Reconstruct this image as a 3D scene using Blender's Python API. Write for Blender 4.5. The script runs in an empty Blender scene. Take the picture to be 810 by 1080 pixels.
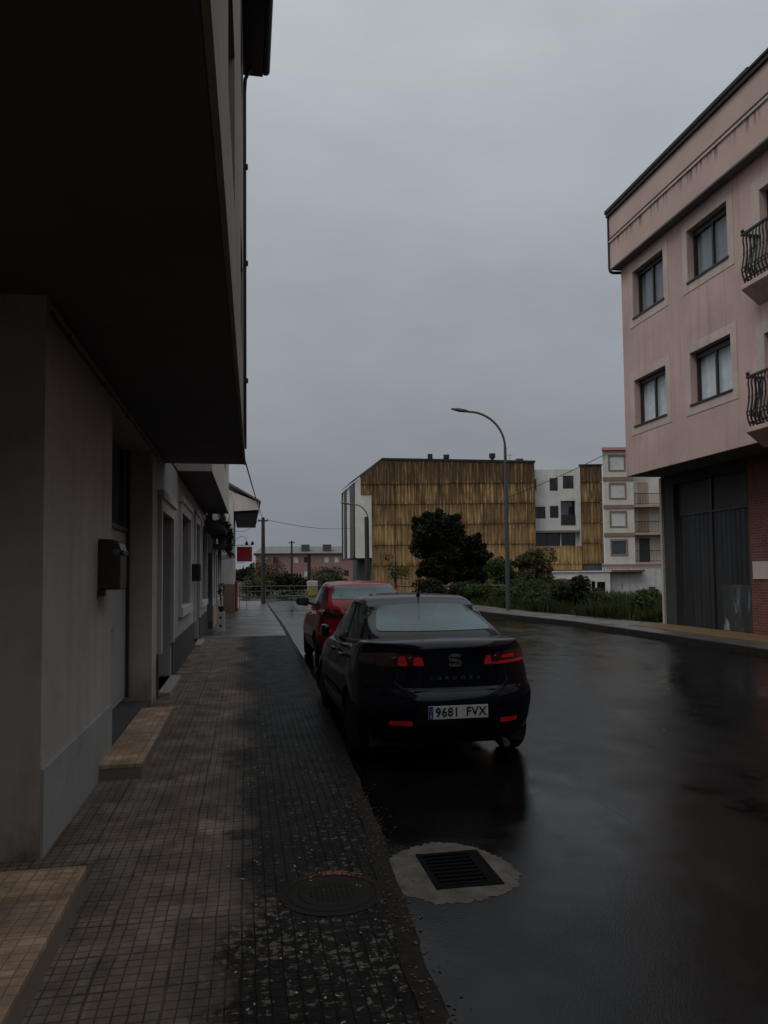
import bpy, bmesh, math, random
from mathutils import Vector, Matrix
from mathutils.bvhtree import BVHTree
random.seed(7)
R = math.radians
S = bpy.context.scene
COL = S.collection
# ------------------------------------------------------------------ camera
YAW, PITCH, ROLL = R(10.35), R(3.0), R(0.6)
fwd = Vector((math.sin(YAW)*math.cos(PITCH), math.cos(YAW)*math.cos(PITCH), math.sin(PITCH)))
rgt = Vector((math.cos(YAW), -math.sin(YAW), 0)); upv = rgt.cross(fwd)
r2 = rgt*math.cos(ROLL) - upv*math.sin(ROLL); u2 = rgt*math.sin(ROLL) + upv*math.cos(ROLL)
cd = bpy.data.cameras.new('camera'); cam = bpy.data.objects.new('camera', cd); COL.objects.link(cam)
m = Matrix((r2, u2, -fwd)).transposed().to_4x4(); m.translation = (0, 0, 1.6); cam.matrix_world = m
cd.sensor_width = 36; cd.lens = 36*800/1080; cd.shift_y = 24/1080; cd.clip_start = .05; cd.clip_end = 3000
S.camera = cam
# ------------------------------------------------------------------ world: overcast sky
SUN_EL, SUN_AZ = R(55), R(240)
W = bpy.data.worlds.new('World'); S.world = W; W.use_nodes = True
nt = W.node_tree; nt.nodes.clear()
def wn(t, **k):
    n = nt.nodes.new(t)
    for a, b in k.items(): setattr(n, a, b)
    return n
sky = wn('ShaderNodeTexSky', sky_type='NISHITA', sun_disc=False); sky.sun_elevation = SUN_EL; sky.sun_rotation = SUN_AZ
sky.air_density = 1.5; sky.dust_density = 6
hs = wn('ShaderNodeHueSaturation'); hs.inputs['Saturation'].default_value = .12; nt.links.new(sky.outputs[0], hs.inputs['Color'])
tc = wn('ShaderNodeTexCoord'); sx = wn('ShaderNodeSeparateXYZ'); nt.links.new(tc.outputs['Generated'], sx.inputs[0])
mpw = wn('ShaderNodeMapping'); mpw.inputs['Scale'].default_value = (1, 1, 2.2); nt.links.new(tc.outputs['Generated'], mpw.inputs[0])
nz = wn('ShaderNodeTexNoise'); nz.inputs['Scale'].default_value = 2.1; nz.inputs['Detail'].default_value = 5; nt.links.new(mpw.outputs[0], nz.inputs['Vector'])
ad = wn('ShaderNodeMath', operation='MULTIPLY_ADD'); nt.links.new(nz.outputs[0], ad.inputs[0]); ad.inputs[1].default_value = .24; nt.links.new(sx.outputs['Z'], ad.inputs[2])
rp = wn('ShaderNodeValToRGB'); nt.links.new(ad.outputs[0], rp.inputs[0])
def ramp(n, stops):
    cr = n.color_ramp
    while len(cr.elements) < len(stops): cr.elements.new(.5)
    for e, (p, c) in zip(cr.elements, stops): e.position = p; e.color = (*c, 1)
SKY_STOPS = [(0.0, (2.0, 2.15, 2.45)), (.15, (2.1, 2.26, 2.57)), (.31, (2.45, 2.66, 2.97)), (.51, (3.2, 3.52, 3.86)), (.68, (4.1, 4.5, 4.8)), (1.0, (6.2, 6.5, 6.7))]
ramp(rp, SKY_STOPS)
mx = wn('ShaderNodeMix', data_type='RGBA'); mx.inputs[0].default_value = .93
nz2 = wn('ShaderNodeTexNoise'); nz2.inputs['Scale'].default_value = 3.4; nz2.inputs['Detail'].default_value = 6; nz2.inputs['Roughness'].default_value = .55; nt.links.new(mpw.outputs[0], nz2.inputs['Vector'])
mr = wn('ShaderNodeMapRange'); nt.links.new(nz2.outputs[0], mr.inputs[0])
for i_, v_ in enumerate((.3, .7, .97, 1.13)): mr.inputs[i_+1].default_value = v_
vm = wn('ShaderNodeVectorMath', operation='SCALE'); nt.links.new(rp.outputs[0], vm.inputs[0]); nt.links.new(mr.outputs[0], vm.inputs['Scale'])
nt.links.new(hs.outputs[0], mx.inputs[6]); nt.links.new(vm.outputs[0], mx.inputs[7])
bg = wn('ShaderNodeBackground'); bg.inputs['Strength'].default_value = .1; nt.links.new(mx.outputs[2], bg.inputs[0])
wo = wn('ShaderNodeOutputWorld'); nt.links.new(bg.outputs[0], wo.inputs[0])
# ------------------------------------------------------------------ sun (veiled)
sl = bpy.data.lights.new('sun', 'SUN'); sl.energy = .8; sl.angle = R(30); sl.color = (1, .97, .93)
so = bpy.data.objects.new('sun', sl); COL.objects.link(so)
sd = Vector((math.sin(SUN_AZ)*math.cos(SUN_EL), math.cos(SUN_AZ)*math.cos(SUN_EL), math.sin(SUN_EL)))
so.rotation_euler = sd.to_track_quat('Z', 'Y').to_euler(); so.location = (0, 0, 40)
# ------------------------------------------------------------------ exposure
vs = S.view_settings; vs.view_transform = 'Standard'; vs.look = 'None'; vs.exposure = 0.0; vs.gamma = 1; vs.use_curve_mapping = False
S.cycles.max_bounces = 8; S.cycles.diffuse_bounces = 4; S.cycles.glossy_bounces = 4; S.cycles.transparent_max_bounces = 12
S.cycles.caustics_reflective = False; S.cycles.caustics_refractive = False
S.cycles.sample_clamp_indirect = 3
try: S.cycles.use_denoising = True
except Exception: pass

# ================================================================== materials
class NT:
    def __init__(s, name):
        s.m = bpy.data.materials.new(name); s.m.use_nodes = True; s.t = s.m.node_tree; s.t.nodes.clear()
        s.out = s.n('ShaderNodeOutputMaterial'); s.b = s.n('ShaderNodeBsdfPrincipled'); s.l(s.b.outputs[0], s.out.inputs[0])
        s.co = s.n('ShaderNodeTexCoord').outputs['Object']
    def n(s, t, **k):
        n = s.t.nodes.new(t)
        for a, b in k.items(): setattr(n, a, b)
        return n
    def l(s, a, b): s.t.links.new(a, b)
    def put(s, sock, v):
        if hasattr(v, 'is_linked') or isinstance(v, bpy.types.NodeSocket): s.l(v, sock)
        else: sock.default_value = v
    def mp(s, scale, loc=(0, 0, 0), rot=(0, 0, 0)):
        n = s.n('ShaderNodeMapping'); n.inputs['Scale'].default_value = scale; n.inputs['Location'].default_value = loc; n.inputs['Rotation'].default_value = rot
        s.l(s.co, n.inputs[0]); return n.outputs[0]
    def noise(s, scale=5, detail=6, rough=.6, vec=None):
        n = s.n('ShaderNodeTexNoise'); n.inputs['Scale'].default_value = scale; n.inputs['Detail'].default_value = detail; n.inputs['Roughness'].default_value = rough
        s.l(vec or s.co, n.inputs['Vector']); return n.outputs[0]
    def vor(s, scale=5, vec=None, feature='F1', out=0):
        n = s.n('ShaderNodeTexVoronoi', feature=feature); n.inputs['Scale'].default_value = scale; s.l(vec or s.co, n.inputs['Vector']); return n.outputs[out]
    def rng(s, v, a, b, c=0., d=1., smooth=False):
        n = s.n('ShaderNodeMapRange', clamp=True)
        if smooth: n.interpolation_type = 'SMOOTHSTEP'
        s.l(v, n.inputs[0])
        for i, x in enumerate((a, b, c, d)): n.inputs[i+1].default_value = x
        return n.outputs[0]
    def math(s, op, a, b=0., c=None):
        n = s.n('ShaderNodeMath', operation=op); s.put(n.inputs[0], a); s.put(n.inputs[1], b)
        if c is not None: s.put(n.inputs[2], c)
        return n.outputs[0]
    def mix(s, f, a, b, mode='MIX'):
        n = s.n('ShaderNodeMix', data_type='RGBA', blend_type=mode)
        s.put(n.inputs[0], f)
        for i, v in ((6, a), (7, b)):
            if isinstance(v, (tuple, list)): n.inputs[i].default_value = (*v[:3], 1)
            else: s.l(v, n.inputs[i])
        return n.outputs[2]
    def sep(s, v=None):
        n = s.n('ShaderNodeSeparateXYZ'); s.l(v or s.co, n.inputs[0]); return n.outputs
    def bump(s, h, strength=.3, dist=.01):
        n = s.n('ShaderNodeBump'); s.put(n.inputs['Strength'], strength); n.inputs['Distance'].default_value = dist
        s.l(h, n.inputs['Height']); s.l(n.outputs[0], s.b.inputs['Normal']); return n
    def set(s, **k):
        for a, v in k.items():
            sock = s.b.inputs[{'col': 'Base Color', 'rough': 'Roughness', 'metal': 'Metallic', 'ior': 'IOR', 'coat': 'Coat Weight', 'coatr': 'Coat Roughness', 'spec': 'Specular IOR Level'}[a]]
            if isinstance(v, (tuple, list)): sock.default_value = (*v[:3], 1)
            else: s.put(sock, v)
        return s.m
def sc(c, k): return tuple(x*k for x in c)
def plain(name, c, rough=.7, var=.25, scale=6, metal=0, bump=.15, coat=0, spec=.5):
    t = NT(name); n = t.noise(scale, 6)
    t.set(col=t.mix(t.rng(n, .3, .7), sc(c, 1-var), sc(c, 1+var)), rough=rough, metal=metal, coat=coat, spec=spec)
    if bump: t.bump(t.noise(scale*12, 4), bump, .004)
    return t.m
def plaster(name, c, stain=(.1, .09, .08), amt=.35, streak=.3, scale=1.2, dirt_z=None, bump=.25, dirt=None, rough=.85):
    t = NT(name)
    big = t.rng(t.noise(scale, 5), .3, .72); fine = t.noise(26, 5)
    col = t.mix(big, sc(c, .84), sc(c, 1.1))
    st = t.rng(t.noise(1, 5, .65, t.mp((5, 5, .35))), .52, .78, 0, streak)
    col = t.mix(st, col, stain)
    bl = t.rng(t.noise(3.1, 7, .7, t.mp((1, 1, 1), (3, 5, 2))), .55, .8, 0, amt)
    col = t.mix(bl, col, sc(stain, 1.4))
    if dirt_z is not None:   # splash dirt and algae near the pavement
        z = t.sep()[2]
        d = t.math('MULTIPLY', t.rng(z, dirt_z, dirt_z+.55, 1, 0), t.rng(t.noise(5, 6), .3, .65, .1, .8))
        col = t.mix(d, col, dirt or (.12, .08, .05))
    t.set(col=col, rough=rough, spec=.3); t.bump(fine, bump, .006)
    return t.m
M = {}
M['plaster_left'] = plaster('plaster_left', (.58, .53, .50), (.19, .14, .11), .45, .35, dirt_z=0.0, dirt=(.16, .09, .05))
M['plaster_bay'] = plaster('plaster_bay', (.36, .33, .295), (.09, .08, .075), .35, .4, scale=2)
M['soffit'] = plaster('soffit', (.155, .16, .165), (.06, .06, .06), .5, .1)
M['dado_grey'] = plaster('dado_grey', (.42, .435, .43), (.08, .08, .08), .45, .2)
M['dado_dark'] = plaster('dado_dark', (.085, .085, .085), (.04, .04, .04), .4, .2)
M['white_wall'] = plaster('white_wall', (.66, .64, .60), (.3, .28, .25), .3, .35)
M['house_grey'] = plaster('house_grey', (.46, .455, .45), (.16, .15, .14), .35, .3)
M['trim_white'] = plaster('trim_white', (.64, .63, .61), (.25, .24, .22), .25, .2)
M['brown_dado'] = plaster('brown_dado', (.26, .19, .14), (.09, .06, .04), .4, .3)
M['warm_wall'] = plaster('warm_wall', (.45, .34, .28), (.16, .11, .09), .3, .3)
M['pink'] = plaster('pink', (.56, .40, .355), (.27, .19, .16), .45, .5, scale=.7)
M['pink_pale'] = plaster('pink_pale', (.56, .455, .40), (.2, .16, .14), .4, .45)
M['black'] = plain('black', (.012, .012, .013), .55)
M['dark_frame'] = plain('dark_frame', (.02, .018, .017), .45)
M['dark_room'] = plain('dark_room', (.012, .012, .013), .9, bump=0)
M['door_grey'] = plain('door_grey', (.50, .505, .52), .5, .08, 3)
M['door_dark'] = plain('door_dark', (.05, .045, .04), .5, .2, 3)
M['curtain'] = plain('curtain', (.82, .84, .85), .9, .12, 3, bump=0)
M['curtain_dim'] = plain('curtain_dim', (.26, .29, .31), .9, .12, 3, bump=0)
M['iron'] = plain('iron', (.014, .012, .012), .5, .3, 20)
M['steel'] = plain('steel', (.16, .17, .18), .45, .15, 10, metal=.6)
M['galv'] = plain('galv', (.085, .09, .095), .5, .2, 8, metal=.35)
M['pole_wood'] = plain('pole_wood', (.045, .036, .03), .85, .35, 9)
M['pipe_pale'] = plain('pipe_pale', (.42, .38, .34), .6, .15, 6)
M['red_paint'] = plain('red_paint', (.42, .022, .028), .4, .12, 5, bump=.05)
M['red_tile'] = plain('red_tile', (.20, .05, .042), .7, .3, 6)
M['grey_roof'] = plain('grey_roof', (.16, .155, .15), .8, .25, 3)
M['mailbox'] = plain('mailbox', (.042, .036, .031), .4, .3, 14, bump=.1)
M['granite'] = plain('granite', (.36, .33, .29), .75, .2, 30)
M['concrete'] = plaster('concrete', (.24, .215, .19), (.12, .11, .1), .5, .1, 3)
M['brick_far'] = plain('brick_far', (.31, .185, .155), .9, .15, 2)
M['bark'] = plain('bark', (.035, .027, .02), .9, .4, 10, bump=.5)
M['terracotta'] = plain('terracotta', (.30, .12, .07), .8, .2, 10)
M['yellow_bin'] = plain('yellow_bin', (.34, .27, .09), .5, .15, 5)
M['white_plastic'] = plain('white_plastic', (.42, .41, .38), .5, .1, 6)
M['rubber'] = plain('rubber', (.012, .012, .012), .85, .2, 20)
M['alloy'] = plain('alloy', (.22, .22, .23), .35, .1, 10, metal=.8, bump=0)
M['chrome'] = plain('chrome', (.62, .62, .63), .18, .05, 10, metal=1, bump=0)
M['trim_black'] = plain('trim_black', (.011, .011, .012), .5, .2, 20, bump=.1)
M['plate_white'] = plain('plate_white', (.66, .65, .60), .45, .06, 10, bump=0)
M['plate_blue'] = plain('plate_blue', (.02, .06, .30), .45, .05, 10, bump=0)
M['ink'] = plain('ink', (.008, .008, .01), .5, 0, 5, bump=0)
M['cloth_red'] = plain('cloth_red', (.10, .018, .022), .9, .3, 6)
M['rail_white'] = plain('rail_white', (.085, .085, .08), .6, .2, 6)
M['leaf_litter'] = plain('leaf_litter', (.085, .052, .03), .7, .5, 3, bump=0)
M['petal'] = plain('petal', (.42, .40, .36), .7, .3, 3, bump=0)
def paint(name, c, rough=.16, drops=True):
    t = NT(name)
    n = t.noise(3, 4)
    t.set(col=t.mix(t.rng(n, .35, .7), c, sc(c, 1.25)), rough=.45, coat=.55, spec=.05)
    t.b.inputs['Coat Roughness'].default_value = .06
    t.bump(t.rng(t.vor(70), 0, .32, 1, 0), .02, .002)     # rain beads
    return t.m
M['paint_black'] = paint('paint_black', (.0035, .0048, .0115))
M['paint_red'] = paint('paint_red', (.27, .007, .017))
def lens_red():
    t = NT('lens_red')
    f = t.rng(t.noise(22, 2), .45, .58)
    t.set(col=t.mix(f, (.62, .012, .02), (.16, .003, .006)), rough=.12, coat=.8)
    t.bump(t.vor(60), .1, .003); return t.m
M['lens_red'] = lens_red()
M['lens_dark'] = plain('lens_dark', (.05, .008, .008), .12, .5, 24, bump=0, coat=.8)
M['reflector'] = plain('reflector', (.85, .028, .036), .25, .1, 40, bump=.1)
def carglass():
    t = NT('car_glass')
    n = t.noise(5, 4)
    t.set(col=t.mix(t.rng(n, .3, .7), (.030, .052, .056), (.048, .078, .083)), rough=t.rng(t.noise(9, 5), .3, .7, .05, .18), ior=1.5, spec=.5, coat=.1)
    t.bump(t.rng(t.vor(55), 0, .35, 1, 0), .10, .003)
    return t.m
M['car_glass'] = carglass()
def throughlightglass():
    t = NT('through_light_glass'); n = t.noise(3.2, 3)  # pale teal base paints the daylight seen through the cabin, mottled for seats
    t.set(col=t.mix(t.rng(n, .38, .62), (.045, .112, .128), (.078, .165, .18)), rough=t.rng(t.noise(9, 5), .3, .7, .05, .2), ior=1.5, spec=.5)
    t.bump(t.rng(t.vor(55), 0, .35, 1, 0), .10, .003); return t.m
M['through_light_glass'] = throughlightglass()
def glass():
    t = NT('window_glass'); t.t.nodes.remove(t.b)
    fr = t.n('ShaderNodeLayerWeight'); fr.inputs['Blend'].default_value = .5; fac = t.math('POWER', fr.outputs['Facing'], 4.0)
    tr = t.n('ShaderNodeBsdfTransparent'); tr.inputs[0].default_value = (.86, .90, .92, 1)
    gl = t.n('ShaderNodeBsdfGlossy'); gl.inputs['Roughness'].default_value = .03
    bm = t.n('ShaderNodeBump'); bm.inputs['Strength'].default_value = .04; bm.inputs['Distance'].default_value = .02
    t.l(t.noise(1.5, 2), bm.inputs['Height']); t.l(bm.outputs[0], gl.inputs['Normal'])
    f = t.math('MULTIPLY_ADD', fac, .85, .06)
    ms = t.n('ShaderNodeMixShader'); t.l(f, ms.inputs[0]); t.l(tr.outputs[0], ms.inputs[1]); t.l(gl.outputs[0], ms.inputs[2]); t.l(ms.outputs[0], t.out.inputs[0])
    return t.m
M['glass'] = glass()
def brick():
    t = NT('brick_red')
    o = t.sep(); cb = t.n('ShaderNodeCombineXYZ'); t.l(t.math('ADD', o[0], o[1]), cb.inputs[0]); t.l(o[2], cb.inputs[1])
    b = t.n('ShaderNodeTexBrick'); t.l(cb.outputs[0], b.inputs['Vector'])
    b.inputs['Color1'].default_value = (.20, .052, .036, 1); b.inputs['Color2'].default_value = (.13, .034, .026, 1); b.inputs['Mortar'].default_value = (.16, .12, .10, 1)
    b.inputs['Scale'].default_value = 1; b.inputs['Brick Width'].default_value = .25; b.inputs['Row Height'].default_value = .065; b.inputs['Mortar Size'].default_value = .008
    col = t.mix(t.rng(t.noise(4, 5), .4, .75, 0, .5), b.outputs[0], (.05, .03, .025))
    t.set(col=col, rough=.85); t.bump(t.math('SUBTRACT', 1., b.outputs['Fac']), .5, .008); return t.m
M['brick_red'] = brick()
def fascia():
    t = NT('pink_fascia'); z = t.sep()[2]; c = (.56, .41, .36)
    col = t.mix(t.rng(t.noise(.9, 5), .3, .72), sc(c, .88), sc(c, 1.08))
    s = t.noise(1, 4, .6, t.mp((8, 8, .25)))
    below = t.math('MULTIPLY', t.rng(z, 11.05, 11.40, 0, 1), t.rng(z, 11.415, 11.42, 1, 0))
    f = t.math('MULTIPLY', t.rng(s, .50, .60), below)
    col = t.mix(t.math('MULTIPLY', f, .85), col, (.07, .045, .04))
    t.set(col=col, rough=.85, spec=.3); t.bump(t.noise(26, 5), .2, .006); return t.m
M['pink_fascia'] = fascia()
def rusty():
    t = NT('ochre_cladding'); o = t.sep()
    s1 = t.noise(1, 6, .7, t.mp((4.2, 4.2, .28)))
    s2 = t.noise(1, 5, .7, t.mp((8.5, 8.5, .5), (4, 1, 7)))
    s3 = t.noise(1.1, 4, .6, t.mp((1, 1, .8), (9, 2, 0)))
    col = t.mix(t.rng(s1, .3, .7), (.47, .30, .115), (.62, .425, .195))
    col = t.mix(t.rng(s3, .42, .7, 0, .75), col, (.34, .17, .06))
    sn = t.n('ShaderNodeVectorMath', operation='SNAP'); ofs = t.n('ShaderNodeVectorMath', operation='ADD'); t.l(t.co, ofs.inputs[0]); ofs.inputs[1].default_value = (.98, 50, -.565)
    t.l(ofs.outputs[0], sn.inputs[0]); sn.inputs[1].default_value = (1.93, 200, 1.775); wnz = t.n('ShaderNodeTexWhiteNoise', noise_dimensions='3D'); t.l(sn.outputs[0], wnz.inputs['Vector'])
    col = t.mix(t.rng(wnz.outputs[0], 0, 1, 0, .42), col, (.20, .115, .05))          # every sheet weathered differently
    dark = t.rng(t.math('ADD', t.math('MULTIPLY', s2, .6), t.math('MULTIPLY', s1, .4)), .41, .525, 0, 1.0)
    k = t.rng(o[2], 3.5, 11.0, .55, 1.0)                      # older, blacker lichen towards the exposed top
    col = t.mix(t.math('MULTIPLY', dark, k), col, (.055, .032, .018))
    top = t.math('MULTIPLY', t.rng(o[2], 9.2, 9.9, 0, .78), t.rng(s2, .3, .6, .5, 1))
    col = t.mix(top, col, (.085, .05, .03))
    row = t.math('PINGPONG', t.math('SUBTRACT', o[2], .58), .885)   # drip stains under the sheet laps
    lap = t.math('MULTIPLY', t.rng(row, 0.0, .5, .9, 0), t.rng(s2, .42, .62))
    col = t.mix(lap, col, (.06, .032, .016))
    t.set(col=col, rough=.85, spec=.25); t.bump(s2, .3, .02); return t.m
M['ochre'] = rusty()
def foliage(name, a, b, trans=.25):
    t = NT(name); r = t.n('ShaderNodeObjectInfo'); g = t.n('ShaderNodeNewGeometry')
    col = t.mix(g.outputs['Random Per Island'], a, b)
    col = t.mix(t.rng(t.noise(1.3, 3), .35, .65, .0, .55), col, sc(a, .55))
    t.set(col=col, rough=.6, spec=.15)
    t.b.inputs['Transmission Weight'].default_value = 0
    tl = t.n('ShaderNodeBsdfTranslucent'); t.l(col, tl.inputs[0])
    ms = t.n('ShaderNodeMixShader'); ms.inputs[0].default_value = trans
    t.l(t.b.outputs[0], ms.inputs[1]); t.l(tl.outputs[0], ms.inputs[2]); t.l(ms.outputs[0], t.out.inputs[0]); return t.m
M['leaf_dark'] = foliage('leaf_dark', (.010, .015, .007), (.030, .038, .016))
M['leaf_mid'] = foliage('leaf_mid', (.03, .052, .016), (.075, .105, .034))
M['leaf_olive'] = foliage('leaf_olive', (.05, .06, .024), (.11, .115, .05))
M['leaf_brown'] = foliage('leaf_brown', (.06, .05, .025), (.14, .10, .05))
M['grass'] = foliage('grass', (.030, .045, .013), (.115, .125, .042))
def asphalt():
    t = NT('wet_asphalt'); o = t.sep()
    fine = t.noise(190, 3, .7); agg = t.vor(140); mid = t.noise(2.2, 6); big = t.noise(.34, 4)
    lane = t.noise(1, 4, .6, t.mp((1.1, .10, 1)))
    col = t.mix(t.rng(mid, .3, .7), (.0045, .0045, .0048), (.010, .010, .0102))
    col = t.mix(t.rng(fine, .6, .72, 0, .3), col, (.05, .049, .047))
    wet = t.math('ADD', t.math('MULTIPLY', lane, .35), t.math('ADD', t.math('MULTIPLY', big, .4), t.math('MULTIPLY', mid, .25)))
    t.set(col=col, rough=t.rng(wet, .42, .58, .045, .20), ior=1.27, spec=.5)
    h = t.math('ADD', t.math('MULTIPLY', fine, .9), t.math('MULTIPLY', t.noise(45, 3), 1.0))
    h = t.math('ADD', h, t.math('MULTIPLY', mid, 1.4)); h = t.math('ADD', h, t.math('MULTIPLY', agg, .9))
    ck = t.vor(.55, t.mp((1, .45, 1), (3, 1, 0)), 'DISTANCE_TO_EDGE'); wob = t.math('ADD', ck, t.math('MULTIPLY', t.math('SUBTRACT', t.noise(9, 5), .5), .035))
    crack = t.math('MULTIPLY', t.rng(wob, 0, .007, 1, 0), t.rng(t.noise(.45, 3), .5, .62))
    h = t.math('SUBTRACT', h, t.math('MULTIPLY', crack, 2.5))
    t.bump(h, t.rng(wet, .40, .6, .04, .30), .005); return t.m
M['asphalt'] = asphalt()
def grid_mask(t, period, gw, vec=None, off=(0, 0)):
    o = t.sep(vec); res = None
    for i in (0, 1):
        f = t.math('PINGPONG', t.math('ADD', o[i], off[i]), period/2)
        l = t.rng(f, gw*.5, gw*1.3, 1, 0)
        res = l if res is None else t.math('MAXIMUM', res, l)
    return res
def paving(name, dry, wetc, wet=True, period=.058, tile=.29):
    t = NT(name); o = t.sep()
    wob = t.n('ShaderNodeVectorMath', operation='ADD'); t.l(t.co, wob.inputs[0])
    nn = t.n('ShaderNodeTexNoise'); nn.inputs['Scale'].default_value = 2.5; t.l(t.co, nn.inputs['Vector'])
    sca = t.n('ShaderNodeVectorMath', operation='SCALE'); t.l(nn.outputs['Color'], sca.inputs[0]); sca.inputs['Scale'].default_value = .022; t.l(sca.outputs[0], wob.inputs[1])
    g = grid_mask(t, period, .0036, wob.outputs[0], (.01, .013)); g2 = grid_mask(t, tile, .007, wob.outputs[0], (.01, .013))
    cell = t.n('ShaderNodeTexWhiteNoise', noise_dimensions='2D')
    sn = t.n('ShaderNodeVectorMath', operation='SNAP'); t.l(t.co, sn.inputs[0]); sn.inputs[1].default_value = (tile, tile, 10); t.l(sn.outputs[0], cell.inputs['Vector'])
    mid = t.noise(3.2, 7, .65); fine = t.noise(70, 4)
    c1 = t.mix(cell.outputs[0], sc(dry, .72), sc(dry, 1.2)); c1 = t.mix(t.rng(mid, .38, .6), sc(dry, .38), c1); c1 = t.mix(t.rng(t.noise(1.1, 5, .65, t.mp((1, 1, 1), (7, 3, 0))), .48, .62, 0, .6), c1, sc(dry, .4))
    cel2 = t.n('ShaderNodeTexWhiteNoise', noise_dimensions='2D'); sn2 = t.n('ShaderNodeVectorMath', operation='SNAP'); of2 = t.n('ShaderNodeVectorMath', operation='ADD'); t.l(wob.outputs[0], of2.inputs[0]); of2.inputs[1].default_value = (.01, .013, 0)
    t.l(of2.outputs[0], sn2.inputs[0]); sn2.inputs[1].default_value = (period, period, 10); t.l(sn2.outputs[0], cel2.inputs['Vector'])
    c1 = t.mix(t.math('MULTIPLY', t.rng(cel2.outputs[0], .35, 1), .45), c1, sc(dry, .5))          # single worn squares
    if wet:
        cem = t.math('MULTIPLY', t.rng(t.noise(2.1, 5, .6, t.mp((1.4, .8, 1), (1, 8, 0))), .50, .60), t.rng(o[0], -.55, -.85))
        c1 = t.mix(t.math('MULTIPLY', cem, .75), c1, (.26, .225, .19))                          # cement smeared over the joints by the wall
    gdry = t.math('MULTIPLY', t.math('MAXIMUM', g, g2), t.rng(t.noise(6, 5), .32, .55, .35, 1))
    if wet:
        edge = t.math('ADD', t.math('ADD', o[0], t.math('MULTIPLY', t.math('SUBTRACT', mid, .5), .9)), t.math('MULTIPLY', t.math('SUBTRACT', t.noise(.55, 5, .6), .5), 1.3))
        w = t.math('MULTIPLY', t.rng(edge, -.22, .10, 0, 1, True), t.rng(o[1], -10, -9))
        c2 = t.mix(t.rng(mid, .3, .7), sc(wetc, .7), sc(wetc, 1.35))
        # pale lichen flecks on the uncovered strip
        vn = t.n('ShaderNodeTexNoise'); vn.inputs['Scale'].default_value = 21; vn.inputs['Detail'].default_value = 5; vn.inputs['Roughness'].default_value = .62; t.l(t.co, vn.inputs['Vector'])
        patch = t.rng(t.noise(1.5, 4, .6, t.mp((1, 1, 1), (2.2, 5, 0))), .38, .62, -.045, .05)
        near = t.rng(o[1], 2.3, 9, .085, -.03)
        fl = t.rng(t.math('ADD', t.math('ADD', vn.outputs[0], patch), near), .612, .662)
        fl = t.math('MULTIPLY', fl, t.math('SUBTRACT', 1., t.math('MULTIPLY', g, .8)))
        c2 = t.mix(t.math('MULTIPLY', fl, t.rng(fine, .3, .6, .4, .85)), c2, (.19, .165, .135))
        c2 = t.mix(t.math('MULTIPLY', g, .8), c2, (.006, .006, .006))
        c1 = t.mix(t.math('MULTIPLY', gdry, .8), c1, (.03, .022, .017))
        col = t.mix(w, c1, c2)
        r = t.math('MULTIPLY_ADD', w, t.rng(t.math('SUBTRACT', mid, fl), .1, .7, -.18, -.42), .85)
        t.set(col=col, rough=r, spec=t.math('MULTIPLY_ADD', w, -.21, .26))
        h = t.math('SUBTRACT', t.math('MULTIPLY', fine, .35), t.math('MAXIMUM', t.math('MULTIPLY', g, .9), g2))
    else:
        col = t.mix(t.math('MULTIPLY', gdry, .65), c1, sc(dry, .25))
        t.set(col=col, rough=.75); h = t.math('SUBTRACT', t.math('MULTIPLY', fine, .3), t.math('MULTIPLY', t.math('MAXIMUM', g, g2), .7))
    t.bump(h, .55, .006); return t.m
M['paving'] = paving('tile_paving', (.30, .225, .175), (.0135, .0112, .009))
M['step_tile'] = paving('step_tile', (.68, .46, .31), (.1, .1, .1), False, .062, .31)
def wet_concrete(name, c, r0=.25, r1=.5):
    t = NT(name); mid = t.noise(1.6, 7, .65); fine = t.noise(60, 4)
    t.set(col=t.mix(t.rng(mid, .3, .7), sc(c, .6), sc(c, 1.25)), rough=t.rng(t.noise(.8, 4), .35, .65, r0, r1)); t.bump(t.math('ADD', fine, mid), .2, .006); return t.m
M['wet_concrete'] = wet_concrete('wet_concrete', (.085, .078, .07))
M['wet_kerb'] = plain('wet_kerb', (.020, .0155, .012), .75, .6, 14, bump=.8, spec=.2)
M['pale_strip'] = wet_concrete('pale_strip', (.22, .2, .18), .4, .6)
def patch():
    t = NT('patch_concrete'); n = t.noise(7, 7, .65); pit = t.rng(t.vor(16), .0, .2, 1, 0); gate = t.rng(t.noise(5, 3), .55, .62)
    col = t.mix(t.rng(n, .3, .7), (.085, .072, .06), (.24, .21, .175)); col = t.mix(t.math('MULTIPLY', pit, gate), col, (.012, .011, .01))
    col = t.mix(t.rng(t.noise(28, 5), .5, .72, 0, .55), col, (.05, .043, .037))
    t.set(col=col, rough=.85, spec=.25); t.bump(t.math('SUBTRACT', t.noise(24, 6), pit), .9, .01); return t.m
M['patch_concrete'] = patch()
def soil():
    t = NT('soil_grass'); n = t.noise(1.2, 8, .7)
    t.set(col=t.mix(t.rng(n, .35, .65), (.028, .038, .014), (.06, .055, .03)), rough=.95); t.bump(t.noise(12, 6), .8, .05); return t.m
M['soil'] = soil()
def rust_iron():
    t = NT('cast_iron'); n = t.noise(7, 6)
    t.set(col=t.mix(t.rng(n, .35, .7), (.010, .0085, .007), (.028, .021, .0155)), rough=t.rng(n, .3, .7, .6, .85), metal=0, spec=.2); t.bump(t.noise(60, 4), .4, .004); return t.m
M['cast_iron'] = rust_iron()
M['grate_iron'] = plain('grate_iron', (.006, .006, .0065), .8, .3, 12, metal=0, spec=.08, bump=.3)
M['rust_orange'] = plain('rust_orange', (.30, .075, .022), .7, .4, 20, bump=.3)
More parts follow.
